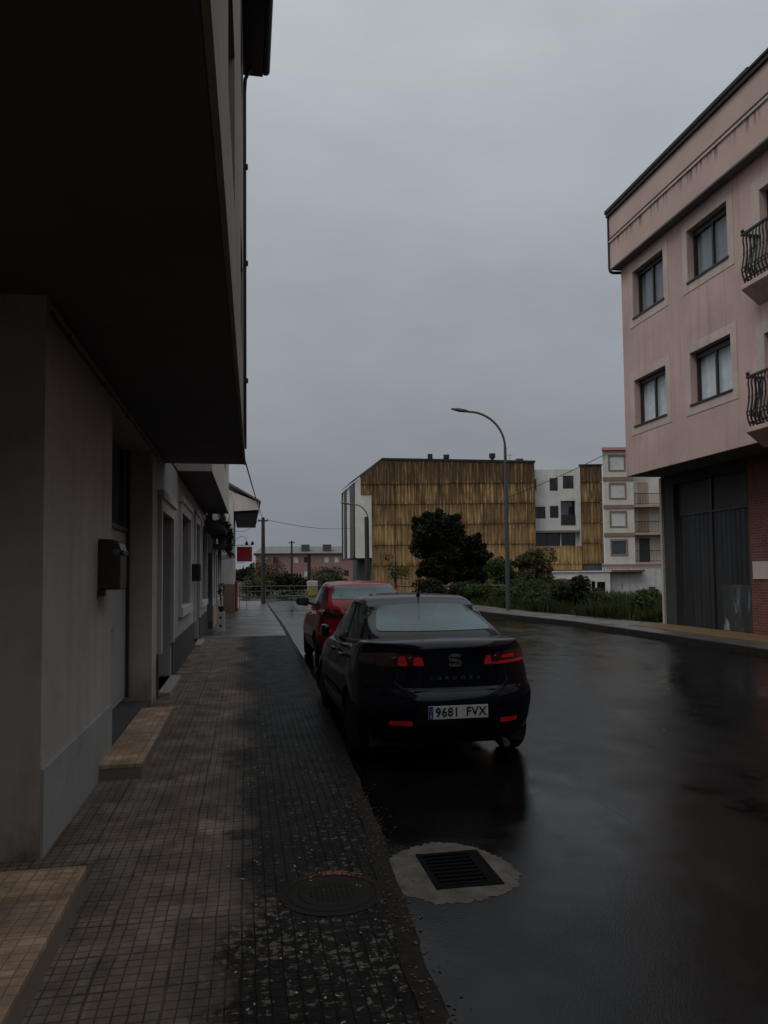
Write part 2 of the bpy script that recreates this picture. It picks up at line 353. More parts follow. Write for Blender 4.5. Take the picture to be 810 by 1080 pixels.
def garage():
    t = NT('garage_metal'); o = t.sep()
    s = t.noise(1, 5, .65, t.mp((6, 6, .3)))
    col = t.mix(t.rng(s, .35, .7), (.020, .021, .0225), (.040, .041, .043))
    col = t.mix(t.rng(t.noise(2.5, 6), .6, .8, 0, .5), col, (.035, .025, .02))
    t.set(col=col, rough=.5, metal=.2); return t.m
M['garage'] = garage()
def garage_stain():
    t = NT('garage_wicket'); s = t.noise(1, 5, .7, t.mp((5, 5, .8)))
    col = t.mix(t.rng(s, .35, .7), (.025, .026, .028), (.055, .057, .06))
    z = t.sep()[2]
    f = t.math('MULTIPLY', t.rng(t.noise(1, 4, .6, t.mp((3.5, 3.5, .9), (1.3, .4, .2))), .58, .66), t.rng(z, .2, 1.2, 1, .2))
    t.set(col=t.mix(f, col, (.26, .31, .33)), rough=.5); return t.m
M['wicket'] = garage_stain()

# ================================================================== mesh helpers
class MB:
    def __init__(s): s.v = []; s.f = []
    def add(s, vs, fs):
        b = len(s.v); s.v += [tuple(p) for p in vs]; s.f += [tuple(b+i for i in f) for f in fs]; return s
    def box(s, x0, x1, y0, y1, z0, z1):
        return s.add([(x, y, z) for x in (x0, x1) for y in (y0, y1) for z in (z0, z1)],
                     [(0, 1, 3, 2), (4, 6, 7, 5), (0, 4, 5, 1), (2, 3, 7, 6), (0, 2, 6, 4), (1, 5, 7, 3)])
    def fbox(s, fr, a0, a1, z0, z1, d0, d1):
        return s.add([fr(a, z, d) for a in (a0, a1) for d in (d0, d1) for z in (z0, z1)],
                     [(0, 1, 3, 2), (4, 6, 7, 5), (0, 4, 5, 1), (2, 3, 7, 6), (0, 2, 6, 4), (1, 5, 7, 3)])
    def quad(s, *p): return s.add(p, [tuple(range(len(p)))])
    def prism(s, poly, fn0, fn1):
        n = len(poly); vs = [fn0(*p) for p in poly]+[fn1(*p) for p in poly]
        return s.add(vs, [tuple(range(n)), tuple(range(2*n-1, n-1, -1))]+[(i, (i+1) % n, n+(i+1) % n, n+i) for i in range(n)])
    def tube(s, pts, rad, n=8, caps=True):
        pts = [Vector(p) for p in pts]; rs = rad if isinstance(rad, (list, tuple)) else [rad]*len(pts)
        rings = []; ref = None
        for i, p in enumerate(pts):
            d = (pts[min(i+1, len(pts)-1)]-pts[max(i-1, 0)]).normalized()
            if ref is None: ref = Vector((1, 0, 0)) if abs(d.x) < .8 else Vector((0, 1, 0))
            a = (ref-d*ref.dot(d)).normalized(); b = d.cross(a); ref = a
            rings.append([p+(a*math.cos(2*math.pi*k/n)+b*math.sin(2*math.pi*k/n))*rs[i] for k in range(n)])
        vs = [q for r in rings for q in r]; fs = []
        for i in range(len(pts)-1):
            for k in range(n): fs.append((i*n+k, i*n+(k+1) % n, (i+1)*n+(k+1) % n, (i+1)*n+k))
        if caps: fs += [tuple(range(n-1, -1, -1)), tuple((len(pts)-1)*n+k for k in range(n))]
        return s.add(vs, fs)
    def lathe(s, c, prof, n=24, axis='z'):
        def P(r, h, a):
            x, y = r*math.cos(a), r*math.sin(a)
            return {'z': (c[0]+x, c[1]+y, c[2]+h), 'x': (c[0]+h, c[1]+x, c[2]+y), 'y': (c[0]+x, c[1]+h, c[2]+y)}[axis]
        vs = [P(r, h, 2*math.pi*k/n) for r, h in prof for k in range(n)]; fs = []
        for i in range(len(prof)-1):
            for k in range(n): fs.append((i*n+k, i*n+(k+1) % n, (i+1)*n+(k+1) % n, (i+1)*n+k))
        fs += [tuple(range(n)), tuple((len(prof)-1)*n+k for k in range(n))]
        return s.add(vs, fs)
    def mesh(s, name, smooth=False, off=(0, 0, 0), recalc=True):
        me = bpy.data.meshes.new(name); o = Vector(off)
        me.from_pydata([tuple(Vector(p)-o) for p in s.v], [], s.f); me.update()
        if recalc:
            bm = bmesh.new(); bm.from_mesh(me); bmesh.ops.recalc_face_normals(bm, faces=bm.faces); bm.to_mesh(me); bm.free()
        if smooth:
            for p in me.polygons: p.use_smooth = True
            try: me.set_sharp_from_angle(angle=R(smooth if smooth is not True else 50))
            except Exception: pass
        return me
    def build(s, name, mat, parent=None, smooth=False, bevel=0, recalc=True, base=None):
        """world-space verts; the object's origin is put at its parent's origin (or at base)"""
        off = parent['_o'] if parent is not None and '_o' in parent else (base or (0, 0, 0))
        o = bpy.data.objects.new(name, s.mesh(name, smooth, off, recalc)); COL.objects.link(o)
        o.data.materials.append(M[mat] if isinstance(mat, str) else mat)
        if parent is not None:
            o.parent = parent; o['_o'] = list(off)
        else: o.location = off
        if bevel:
            b = o.modifiers.new('bevel', 'BEVEL'); b.width = bevel; b.segments = 2; b.limit_method = 'ANGLE'
        return o
def tag(o, label, cat, group=None, kind=None):
    if label: o['label'] = label
    if cat: o['category'] = cat
    if group: o['group'] = group
    if kind: o['kind'] = kind
    return o
def thing(name, label, cat, loc=(0, 0, 0), rz=0, group=None):
    o = bpy.data.objects.new(name, None); COL.objects.link(o); o.location = loc; o.rotation_euler = (0, 0, rz); o.empty_display_size = .2
    o['_o'] = list(loc) if rz == 0 else [0, 0, 0]      # rotated things are written in their own frame
    return tag(o, label, cat, group)
def structure(o): o['kind'] = 'structure'; return o
def facade(mb, fr, a0, a1, z0, z1, holes=(), depth=.2):
    """sheet with openings plus the reveals of each opening"""
    A = sorted({a0, a1, *[h[0] for h in holes], *[h[1] for h in holes]}); Z = sorted({z0, z1, *[h[2] for h in holes], *[h[3] for h in holes]})
    for i in range(len(A)-1):
        for j in range(len(Z)-1):
            ca, cz = (A[i]+A[i+1])/2, (Z[j]+Z[j+1])/2
            if any(h[0] < ca < h[1] and h[2] < cz < h[3] for h in holes): continue
            mb.quad(fr(A[i], Z[j], 0), fr(A[i+1], Z[j], 0), fr(A[i+1], Z[j+1], 0), fr(A[i], Z[j+1], 0))
    for h in holes:
        b0, b1, y0, y1 = h[:4]; d = -depth
        mb.quad(fr(b0, y0, 0), fr(b0, y1, 0), fr(b0, y1, d), fr(b0, y0, d)); mb.quad(fr(b1, y0, 0), fr(b1, y1, 0), fr(b1, y1, d), fr(b1, y0, d))
        mb.quad(fr(b0, y0, 0), fr(b1, y0, 0), fr(b1, y0, d), fr(b0, y0, d)); mb.quad(fr(b0, y1, 0), fr(b1, y1, 0), fr(b1, y1, d), fr(b0, y1, d))
def window(root, fr, a0, a1, z0, z1, rec=.16, n=2, frame='dark_frame', curtain=True, sill=None, roller=0, name='window', fw=.05, lowrail=False):
    mb = MB(); e = .003
    a0 += e; a1 -= e; z0 += e; z1 -= e; d0, d1 = -rec-.05, -rec
    mb.fbox(fr, a0, a1, z0, z0+fw, d0, d1); mb.fbox(fr, a0, a1, z1-fw, z1, d0, d1)
    if roller: mb.fbox(fr, a0+fw, a1-fw, z1-fw-roller, z1-fw, d0, d1+.02)
    mb.fbox(fr, a0, a0+fw, z0+fw, z1-fw, d0, d1); mb.fbox(fr, a1-fw, a1, z0+fw, z1-fw, d0, d1)
    for k in range(1, n):
        a = a0+(a1-a0)*k/n; mb.fbox(fr, a-fw*.6, a+fw*.6, z0+fw, z1-fw-roller, d0+.005, d1+.01)
    w = mb.build(name, frame, root)
    for k in range(n):
        b0 = a0+(a1-a0)*k/n+fw*.6; b1 = a0+(a1-a0)*(k+1)/n-fw*.6
        MB().quad(fr(b0, z0+fw, d0+.02), fr(b1, z0+fw, d0+.02), fr(b1, z1-fw-roller, d0+.02), fr(b0, z1-fw-roller, d0+.02)).build('pane', 'glass', w)
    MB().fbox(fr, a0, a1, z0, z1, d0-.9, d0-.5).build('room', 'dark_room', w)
    if curtain:
        c = MB(); N = 24; hh = 1.0
        pts = [(a0+.02+(a1-a0-.04)*i/N, -rec-.13+.02*math.sin(i*1.9)) for i in range(N+1)]
        for i in range(N):
            c.quad(fr(pts[i][0], z0+.02, pts[i][1]), fr(pts[i+1][0], z0+.02, pts[i+1][1]), fr(pts[i+1][0], z1-.05, pts[i+1][1]), fr(pts[i][0], z1-.05, pts[i][1]))
        c.build('curtain', curtain if isinstance(curtain, str) else 'curtain', w, smooth=True)
    if sill:
        MB().fbox(fr, a0-.04, a1+.04, z0-.05, z0-.004, -rec, .05).build('sill', sill, w)
    return w
def text_obj(txt, size, mat, parent, mtx, ext=.002, sx=1.0, name='lettering', space=1.0, bold=0):
    cu = bpy.data.curves.new('t', 'FONT'); cu.body = txt; cu.size = size; cu.extrude = ext; cu.offset = bold; cu.align_x = 'CENTER'; cu.align_y = 'CENTER'; cu.space_character = space
    to = bpy.data.objects.new('t', cu); COL.objects.link(to); bpy.context.view_layer.update()
    dg = bpy.context.evaluated_depsgraph_get(); me = bpy.data.meshes.new_from_object(to.evaluated_get(dg))
    bpy.data.objects.remove(to)
    me.transform(mtx @ Matrix.Diagonal((sx, 1, 1, 1)))
    o = bpy.data.objects.new(name, me); COL.objects.link(o); me.materials.clear(); me.materials.append(M[mat]); o.parent = parent; return o

# ================================================================== ground
def strip(mb, left, right, z):
    for i in range(len(left)-1):
        mb.quad((*left[i], z), (*right[i], z), (*right[i+1], z), (*left[i+1], z))
KL = [(.70, -6), (.72, 2.7), (.74, 3.3), (.82, 4.6), (.93, 7.5), (1.0, 10.1), (1.12, 16), (1.21, 24.5), (1.26, 43.6), (1.28, 49)]      # left kerb line
KR = [(9.8, -8), (9.85, 13), (10.0, 17), (10.08, 22.5), (9.75, 25.5), (9.35, 28.5), (9.2, 34), (9.3, 49)]                          # right kerb line
g = MB()
g.quad((-700, -200, -.16), (700, -200, -.16), (700, 900, -.16), (-700, 900, -.16))
structure(g.build('ground', 'soil'))
def lerp_line(L, y):
    for (x0, y0), (x1, y1) in zip(L, L[1:]):
        if y0 <= y <= y1: return x0+(x1-x0)*(y-y0)/(y1-y0)
    return L[-1][0] if y > L[-1][1] else L[0][0]
ys = sorted({*[p[1] for p in KL], *[p[1] for p in KR if p[1] >= -6], *range(-6, 49, 2)})
ys = sorted({round(y, 3) for y in ys+[2+.22*k for k in range(60)] if -6 <= y <= 49})
kj = random.Random(9); KL = [(lerp_line(KL, y)+kj.uniform(-.014, .014), y) for y in ys]
rd = MB(); strip(rd, [(lerp_line(KL, y)-.02, y) for y in ys], [(lerp_line(KR, y)+.02, y) for y in ys], -.06)
rd.quad((1.28-.02, 49, -.06), (9.32, 49, -.06), (9.9, 50, -.06), (.7, 50, -.06))
rd.quad((-60, 50, -.06), (70, 50, -.06), (70, 61.5, -.06), (-60, 61.5, -.06))
structure(rd.build('road', 'asphalt'))
def slab(name, mat, L, Rr, z0, z1):
    mb = MB(); n = len(L)
    strip(mb, L, Rr, z1)
    for i in range(n-1):
        mb.quad((*L[i], z0), (*L[i+1], z0), (*L[i+1], z1), (*L[i], z1)); mb.quad((*Rr[i], z0), (*Rr[i+1], z0), (*Rr[i+1], z1), (*Rr[i], z1))
    for p, q in ((L[0], Rr[0]), (L[-1], Rr[-1])): mb.quad((*p, z0), (*q, z0), (*q, z1), (*p, z1))
    return structure(mb.build(name, mat))
yt = [y for y in ys if y < 20.6]+[20.6]
slab('pavement_tiled', 'paving', [(-3.2, y) for y in yt], [(lerp_line(KL, y)-.10, y) for y in yt], -.15, 0)
slab('pavement_strip', 'pale_strip', [(-1.3, y) for y in (20.6, 20.85)], [(lerp_line(KL, y)-.10, y) for y in (20.6, 20.85)], -.15, .002)
yt = [20.85]+[y for y in ys if y > 20.85]
slab('pavement_concrete', 'wet_concrete', [(-1.6, y) for y in yt], [(lerp_line(KL, y)-.10, y) for y in yt], -.15, 0)
slab('kerb', 'wet_kerb', [(lerp_line(KL, y)-.10, y) for y in ys], [(lerp_line(KL, y), y) for y in ys], -.15, .004)
slab('kerb', 'wet_kerb', [(lerp_line(KR, y), y) for y in ys], [(lerp_line(KR, y)+.14, y) for y in ys], -.15, .07)
def RW(y): return 13.2 if y < 21.2 else max(lerp_line(KR, y)+1.9, 12.3-(y-21.2)*.35)
slab('pavement', 'wet_concrete', [(lerp_line(KR, y)+.14, y) for y in ys], [(RW(y), y) for y in ys], -.15, .066)
# ------------------------------------------------------------------ drain, manhole
t = thing('storm_drain', 'square iron grate in a pale broken concrete patch beside the kerb', 'drain', (1.16, 4.2, -.06))
rr = random.Random(3); poly = []
ctrl = [(.74, 4.33), (.72, 4.12), (.80, 3.95), (.93, 3.80), (1.13, 3.79), (1.30, 3.84), (1.42, 3.93), (1.49, 4.08), (1.48, 4.28), (1.41, 4.45), (1.30, 4.60), (1.14, 4.66), (.98, 4.60), (.86, 4.50)]
pp = []
for i in range(len(ctrl)):
    a, b = Vector(ctrl[i]), Vector(ctrl[(i+1) % len(ctrl)])
    for k in range(10): q = a.lerp(b, k/10); pp.append((q.x+rr.uniform(-.014, .014), q.y+rr.uniform(-.014, .014)))
gx0, gx1, gy0, gy1 = .99, 1.34, 3.95, 4.43
mb = MB(); n = len(pp); cxy = (1.165, 4.19)
inner = []
for (x, y) in pp:
    dx, dy = x-cxy[0], y-cxy[1]; k = min((gx1-gx0)/2/abs(dx) if dx else 9, (gy1-gy0)/2/abs(dy) if dy else 9); inner.append((cxy[0]+dx*k, cxy[1]+dy*k))
for i in range(n):
    j = (i+1) % n
    mb.quad((*pp[i], -.0585), (*pp[j], -.0585), (*inner[j], -.046), (*inner[i], -.046))
mb.build('concrete_patch', 'patch_concrete', t)
mb = MB(); x0, x1, y0, y1 = gx0-.01, gx1+.01, gy0-.01, gy1+.01
mb.box(x0, x0+.03, y0, y1, -.1, -.040); mb.box(x1-.075, x1, y0, y1, -.1, -.041); mb.box(x0+.03, x1-.075, y0, y0+.03, -.1, -.042); mb.box(x0+.03, x1-.075, y1-.035, y1, -.1, -.042)
fr_ = mb.build('grate_frame', 'grate_iron', t)
for k in range(8):
    yy = gy0+.035+k*(gy1-gy0-.08)/7.6
    MB().box(x0+.03, x1-.075, yy, yy+.026, -.09, -.044).build('grate_bar', 'grate_iron', t)
MB().box(x0, x1, y0, y1, -.059, -.0575).build('sump', 'dark_room', t)
t = thing('manhole_cover', 'round iron manhole cover with orange rust on its far rim', 'manhole', (.425, 3.9, 0))
MB().lathe((.425, 3.9, 0), [(.265, -.02), (.265, .003), (.225, .004), (.222, .001)], 48).build('rim', 'cast_iron', t)
mb = MB().lathe((.425, 3.9, 0), [(.218, -.02), (.218, .003), (.20, .004), (.17, .004), (.165, .006), (.12, .006), (.115, .004), (0.01, .004)], 48)
for i in range(-4, 5):
    for j in range(-4, 5):
        if math.hypot(i, j) < 4.3: mb.box(.425+i*.026-.008, .425+i*.026+.008, 3.9+j*.026-.008, 3.9+j*.026+.008, .003, .0062)
mb.build('cover', 'cast_iron', t)
mb = MB()
for k in range(90):
    a = R(78+rr.gauss(0, 1)*17); r_ = rr.uniform(.218, .266); x, y = .425+r_*math.cos(a), 3.9+r_*math.sin(a); s_ = rr.uniform(.004, .012)
    mb.add([(x+s_*math.cos(b)*rr.uniform(.6, 1.3), y+s_*math.sin(b)*rr.uniform(.6, 1.3), .0065+rr.uniform(0, .0012)) for b in [i*1.2566 for i in range(5)]], [(0, 1, 2, 3, 4)])
mb.build('rust_flakes', 'rust_orange', t)
# fallen petals and leaves
mb = MB()
def fleck(mb, x, y, z, s):
    a = rr.uniform(0, 6.3); mb.add([(x+s*math.cos(a+b)*q, y+s*math.sin(a+b)*q, z+rr.uniform(.0005, .003)) for b, q in ((0, 1), (1.3, .6), (3.14, 1), (4.6, .55))], [(0, 1, 2, 3)])
for k in range(800):
    y = rr.uniform(2.4, 9); x = rr.gauss(lerp_line(KL, y)-.01, .06); fleck(mb, x, y, .006 if x < lerp_line(KL, y) else -.057, rr.uniform(.005, .014))
tag(mb.build('fallen_leaves', 'leaf_litter'), 'brown leaf litter gathered along the near kerb', 'leaves', kind='stuff')
mb = MB()
for k in range(60): fleck(mb, rr.uniform(2.8, 9.0), rr.uniform(4.5, 20)**1.0, -.056, rr.uniform(.008, .022))
for k in range(180):
    x, y = rr.uniform(-.1, .6), rr.uniform(2.4, 9); fleck(mb, x, y, .004, rr.uniform(.004, .011))
tag(mb.build('petals', 'petal'), 'pale petals and bits scattered over the wet paving and road', 'petals', kind='stuff')

# ================================================================== left side of the street
def frL(x):   # facade facing +x ; a = world y, d = outwards
    return lambda a, z, d: (x+d, a, z)
def frR(x):   # facade facing -x
    return lambda a, z, d: (x-d, a, z)
def frN(y):   # facade facing -y
    return lambda a, z, d: (a, y-d, z)
# --- house 1 : plastered house with the deep overhang
h1 = thing('overhang_house', 'plastered house with a deep dark overhang above the near pavement', 'house', (-3, 6, 0))
mb = MB(); f = frL(-1.16)
facade(mb, f, 4.7, 10.4, 0.0, 3.4, [(6.98, 9.95, 0.0, 3.2)], .36)
mb.quad((-3.2, 4.7, 0), (-1.16, 4.7, 0), (-1.16, 4.7, 3.4), (-3.2, 4.7, 3.4))
mb.quad((-1.16, 10.4, 0), (-3, 10.4, 0), (-3, 10.4, 3.4), (-1.16, 10.4, 3.4))
mb.quad((-2.1, .6, 0), (-2.1, 4.7, 0), (-2.1, 4.7, 3.4), (-2.1, .6, 3.4))
mb.build('wall', 'plaster_left', h1)
d = MB(); d.fbox(f, 4.704, 6.975, 0, .5, .001, .018); d.build('dado', 'dado_grey', h1)
fx = lambda y: -.151+.0105*y
bay = MB(); wl = (9.1, 10.5, 7.9, 9.0)
fb = lambda a, z, dd: (fx(a)+dd, a, z)
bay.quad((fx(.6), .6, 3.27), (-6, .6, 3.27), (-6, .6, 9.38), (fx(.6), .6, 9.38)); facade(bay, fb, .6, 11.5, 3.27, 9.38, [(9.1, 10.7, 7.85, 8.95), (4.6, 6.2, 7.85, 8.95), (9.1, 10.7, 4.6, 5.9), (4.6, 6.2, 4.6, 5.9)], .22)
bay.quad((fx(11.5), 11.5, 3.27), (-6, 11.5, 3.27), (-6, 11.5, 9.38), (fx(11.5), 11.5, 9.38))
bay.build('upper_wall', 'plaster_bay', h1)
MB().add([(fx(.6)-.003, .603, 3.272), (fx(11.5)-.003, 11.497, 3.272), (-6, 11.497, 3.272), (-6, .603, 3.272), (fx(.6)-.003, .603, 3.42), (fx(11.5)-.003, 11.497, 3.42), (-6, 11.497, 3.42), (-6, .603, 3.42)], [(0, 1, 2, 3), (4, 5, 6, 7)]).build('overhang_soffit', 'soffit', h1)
MB().fbox(fb, .61, 11.49, 3.262, 3.34, .001, .03).build('drip_edge', 'plaster_bay', h1)
for (a0, a1, z0, z1) in [(9.1, 10.7, 7.85, 8.95), (4.6, 6.2, 7.85, 8.95), (9.1, 10.7, 4.6, 5.9), (4.6, 6.2, 4.6, 5.9)]:
    window(h1, fb, a0, a1, z0, z1, .12, 2, curtain=False)
mb = MB(); mb.box(-6.2, .27, .4, 11.60, 9.38, 9.58); mb.box(-6.2, .22, .4, 11.56, 9.58, 9.66); mb.build('eaves', 'black', h1)
mb = MB(); mb.tube([(.31, .4, 9.50), (.31, 11.64, 9.50)], .07, 10); mb.build('gutter', 'black', h1)
mb = MB(); mb.tube([(.10, 11.42, 9.45), (.0, 11.43, 9.2), (-.012, 11.45, 9.0), (-.012, 11.45, 3.5)], .028, 8)
for z in (7.8, 6.3, 4.5): mb.box(-.03, .04, 11.41, 11.48, z, z+.06)
mb.build('downpipe', 'black', h1)
mb = MB(); mb.fbox(f, 7.0, 9.93, .12, 2.15, -.36, -.31); mb.build('entrance_door', 'door_grey', h1)
mb = MB(); mb.fbox(f, 7.0, 9.93, 2.2, 3.19, -.36, -.335); mb.build('transom', 'car_glass', h1)
mb = MB()
for a in (7.0, 8.45, 9.88): mb.fbox(f, a, a+.05, .12, 3.19, -.31, -.27)
mb.fbox(f, 7.05, 8.45, 2.15, 2.2, -.31, -.275); mb.fbox(f, 8.5, 9.88, 2.15, 2.2, -.31, -.275); mb.build('door_frame', 'door_dark', h1)
MB().box(-1.52, -1.165, 6.985, 9.945, 0.0, .06).build('threshold', 'dado_dark', h1)
# entrance steps: tile tread over a grey riser
for (x0, x1, y0, y1, lab) in ((-1.62, -.79, 1.2, 4.12, 'tiled entrance step at the bottom left corner of the pavement'), (-1.16, -.81, 6.38, 9.05, 'tiled entrance step in front of the grey recessed door')):
    t = thing('entrance_step', lab, 'step', (x0, y0, 0), group='tiled entrance steps')
    hs_ = .15 if y0 < 3 else .12
    MB().box(x0, x1-.006, y0+.006, y1-.006, 0, hs_-.035).build('riser', 'concrete', t)
    MB().box(x0, x1, y0, y1, hs_-.035, hs_).build('tread', 'step_tile', t, bevel=.006)
hd = MB(); hd.tube([(-1.468, 8.56, 1.02), (-1.43, 8.56, 1.02), (-1.43, 8.70, 1.02)], .011, 8); hd.fbox(f, 8.52, 8.60, .92, 1.12, -.31, -.303); hd.build('door_handle', 'steel', h1)
cb_ = MB(); cb_.tube([(-1.143, 4.75+k*.4, 3.19-.008*math.sin(k*1.1)**2) for k in range(15)], .009, 6)
for k in range(5): cb_.box(-1.158, -1.128, 5.2+k*1.25, 5.22+k*1.25, 3.17, 3.205)
cb_.build('wall_cable', 'black', h1)
# mailbox
t = thing('mailbox', 'dark brown metal mailbox on the plastered wall by the recessed door', 'mailbox', (-1.16, 6.5, 1.5))
mb = MB(); prof = [(-1.158, 1.50), (-.99, 1.50), (-.985, 1.82), (-1.0, 1.875), (-1.05, 1.905), (-1.158, 1.91)]
mb.prism(prof, lambda x, z: (x, 6.36, z), lambda x, z: (x, 6.68, z)); mb.build('body', 'mailbox', t, bevel=.008)
MB().box(-1.158, -1.10, 6.34, 6.40, 1.45, 1.50).build('backplate', 'mailbox', t)
MB().box(-.988, -.968, 6.37, 6.67, 1.78, 1.815).build('flap', 'iron', t, bevel=.004)
MB().lathe((-1.02, 6.358, 1.80), [(.026, 0), (.026, -.012), (.018, -.016)], 18, 'y').build('lock', 'steel', t)
# --- house 2
h2 = thing('grey_house', 'grey house with white window surrounds and dark base beyond the overhang', 'house', (-3, 17, 0))
f = frL(-1.16)
ops = [(10.72, 12.35, .05, 2.5), (13.95, 16.15, 1.05, 2.75), (17.9, 19.45, .05, 2.85), (20.3, 22.8, .95, 2.95)]
mb = MB(); facade(mb, f, 10.4, 23.8, 0, 3.45, ops, .3); mb.quad((-1.16, 23.8, 0), (-6, 23.8, 0), (-6, 23.8, 6.5), (-1.16, 23.8, 6.5))
mb.quad((-1.16, 10.43, 3.4), (-1.16, 23.8, 3.4), (-1.16, 23.8, 6.5), (-1.16, 10.43, 6.5)); mb.build('wall', 'house_grey', h2)
d = MB(); last = 10.43
for (a0, a1, *_r) in [ops[0], ops[2]]:
    d.fbox(f, last, a0-.16, 0, .57, .001, .022); last = a1+.16
d.fbox(f, last, 23.78, 0, .57, .001, .022); d.build('dado', 'dado_dark', h2)
for i, (a0, a1, z0, z1) in enumerate(ops):
    tr = MB()
    zb = z0-.16 if i in (1, 3) else .57
    tr.fbox(f, a0-.15, a0, zb, z1, .001, .05); tr.fbox(f, a1, a1+.15, zb, z1, .001, .05); tr.fbox(f, a0-.15, a1+.15, z1, z1+.17, .001, .05); tr.fbox(f, a0-.2, a1+.2, z1+.17, z1+.27, .001, .085)
    if i in (1, 3): tr.fbox(f, a0-.16, a1+.16, z0-.16, z0, .001, .075)
    tr.build('window_surround' if i in (1, 3) else 'door_surround', 'trim_white', h2)
for i in (1, 3): window(h2, f, *ops[i], .12, 2, frame='door_dark', curtain=False)
for i in (0, 2):
    a0, a1, z0, z1 = ops[i]
    mb = MB(); mb.fbox(f, a0+.01, a1-.01, z0, z1-.45, -.24, -.18); mb.fbox(f, a0+.12, a1-.12, .3, 1.1, -.18, -.165); mb.fbox(f, a0+.12, a1-.12, 1.25, z1-.6, -.18, -.165)
    dd = mb.build('door', 'door_dark', h2)
    MB().fbox(f, a0+.03, a1-.03, z1-.44, z1-.01, -.24, -.2).build('fanlight', 'car_glass', dd)
    MB().fbox(f, a0-.1, a1+.1, .002, .05, -.3, .16).build('doorstep', 'granite', h2)
b2 = MB(); fxx = lambda a, z, dd: (-.70+.0095*a+dd, a, z)
facade(b2, fxx, 13.4, 22.6, 3.42, 6.5, [(15, 16.6, 4.3, 5.6), (19, 20.6, 4.3, 5.6)], .2)
for y in (13.4, 22.6): b2.quad((fxx(y, 0, 0)[0], y, 3.42), (-1.16, y, 3.42), (-1.16, y, 6.5), (fxx(y, 0, 0)[0], y, 6.5))
b2.build('bay', 'white_wall', h2)
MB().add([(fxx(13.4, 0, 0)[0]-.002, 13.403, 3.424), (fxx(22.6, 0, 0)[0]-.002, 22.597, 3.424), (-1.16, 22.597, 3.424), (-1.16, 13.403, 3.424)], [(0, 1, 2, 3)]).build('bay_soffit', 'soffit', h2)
for a in (15, 19): window(h2, fxx, a, a+1.6, 4.3, 5.6, .12, 2, curtain=False)
mb = MB(); mb.prism([(-.35, 6.52), (-.35, 6.62), (-4.5, 8.0), (-8, 6.6), (-8, 6.5)], lambda x, z: (x, 11.6, z), lambda x, z: (x, 23.9, z)); mb.build('roof', 'red_tile', h2)
t = thing('meter_box', 'black meter box on the grey house wall between window and door', 'meter box', (-1.16, 17.0, 1.5))
MB().box(-1.155, -.97, 16.75, 17.25, 1.5, 1.87).build('body', 'black', t, bevel=.01); MB().box(-.97, -.962, 16.8, 17.2, 1.55, 1.82).build('door', 'mailbox', t)
# --- house 3
h3 = thing('low_house', 'low house with a plant balcony between grey house and white gabled house', 'house', (-3, 29, 0))
f = frL(-1.0); ops = [(24.6, 25.7, .9, 2.35), (26.6, 27.6, .05, 2.35), (28.6, 29.8, .9, 2.35), (31, 32.2, .9, 2.35)]
mb = MB(); facade(mb, f, 23.81, 34, 0, 4.1, ops, .25); mb.build('wall', 'house_grey', h3)
mb = MB(); mb.fbox(f, 23.82, 26.5, 0, .72, .001, .03); mb.fbox(f, 27.7, 33.99, 0, .72, .001, .03); mb.build('plinth', 'warm_wall', h3)
for i in (0, 2, 3): window(h3, f, *ops[i], .1, 2, frame='trim_white', curtain=True)
MB().fbox(f, 26.61, 27.59, .05, 2.34, -.2, -.15).build('door', 'door_dark', h3)
mb = MB(); mb.prism([(-.85, 4.05), (-.85, 4.15), (-6, 5.6), (-6, 4.0)], lambda x, z: (x, 23.9, z), lambda x, z: (x, 33.9, z)); mb.build('roof', 'red_tile', h3)
mb = MB(); mb.box(-1.0, -.6, 23.9, 27.1, 2.52, 2.6)
bal = mb.build('balcony', 'dado_dark', h3)
mb = MB()
for k in range(17): y = 23.95+k*.193; mb.tube([(-.62, y, 2.6), (-.62, y, 3.05)], .012, 5)
mb.tube([(-.62, 23.92, 3.06), (-.62, 27.08, 3.06)], .02, 6); mb.build('railing', 'iron', bal)
def leaves(mb, c, rad, n, size, rnd, squash=1.0, shell=.0):
    for k in range(n):
        while True:
            v = Vector((rnd.uniform(-1, 1), rnd.uniform(-1, 1), rnd.uniform(-1, 1)))
            if shell <= v.length <= 1: break
        p = Vector(c)+Vector((v.x*rad[0], v.y*rad[1], v.z*rad[2]))
        a = Vector((rnd.uniform(-1, 1), rnd.uniform(-1, 1), rnd.uniform(-.7, .7))).normalized(); b = a.orthogonal().normalized()
        b = (b*math.cos(k)+a.cross(b)*math.sin(k)).normalized(); s = size*rnd.uniform(.6, 1.3)
        mb.add([p-a*s, p+b*s*.45, p+a*s, p-b*s*.45], [(0, 1, 2, 3)])
rp_ = random.Random(11)
for i, (y, zz, r_) in enumerate(((24.3, 2.95, .30), (25.2, 2.85, .34), (26.1, 2.9, .32), (26.8, 2.7, .38))):
    lab = ['bushy potted plant at the near end of the dark balcony', 'spreading potted plant second along the dark balcony', 'upright potted plant third along the dark balcony', 'trailing potted plant hanging over the far end of the balcony'][i]
    t = thing('balcony_plant', lab, 'plant', (-.72, y, 2.6), group='plants on the low house balcony')
    MB().lathe((-.74, y, 2.6), [(.09, 0), (.12, .2), (.13, .2), (.13, .23), (.1, .23)], 14).build('pot', 'terracotta', t)
    mb = MB(); leaves(mb, (-.66, y, zz+.08), (r_*.8, r_*1.4, r_), 260, .055, rp_); leaves(mb, (-.56, y, zz-.25), (.1, r_, .32), 90, .05, rp_)
    for k in range(7): mb.tube([(-.72, y, 2.8), (-.7+rp_.uniform(-.2, .25), y+rp_.uniform(-.3, .3), zz+.2+rp_.uniform(0, .4))], .008, 4)
    mb.build('foliage', 'leaf_dark', t, recalc=False)
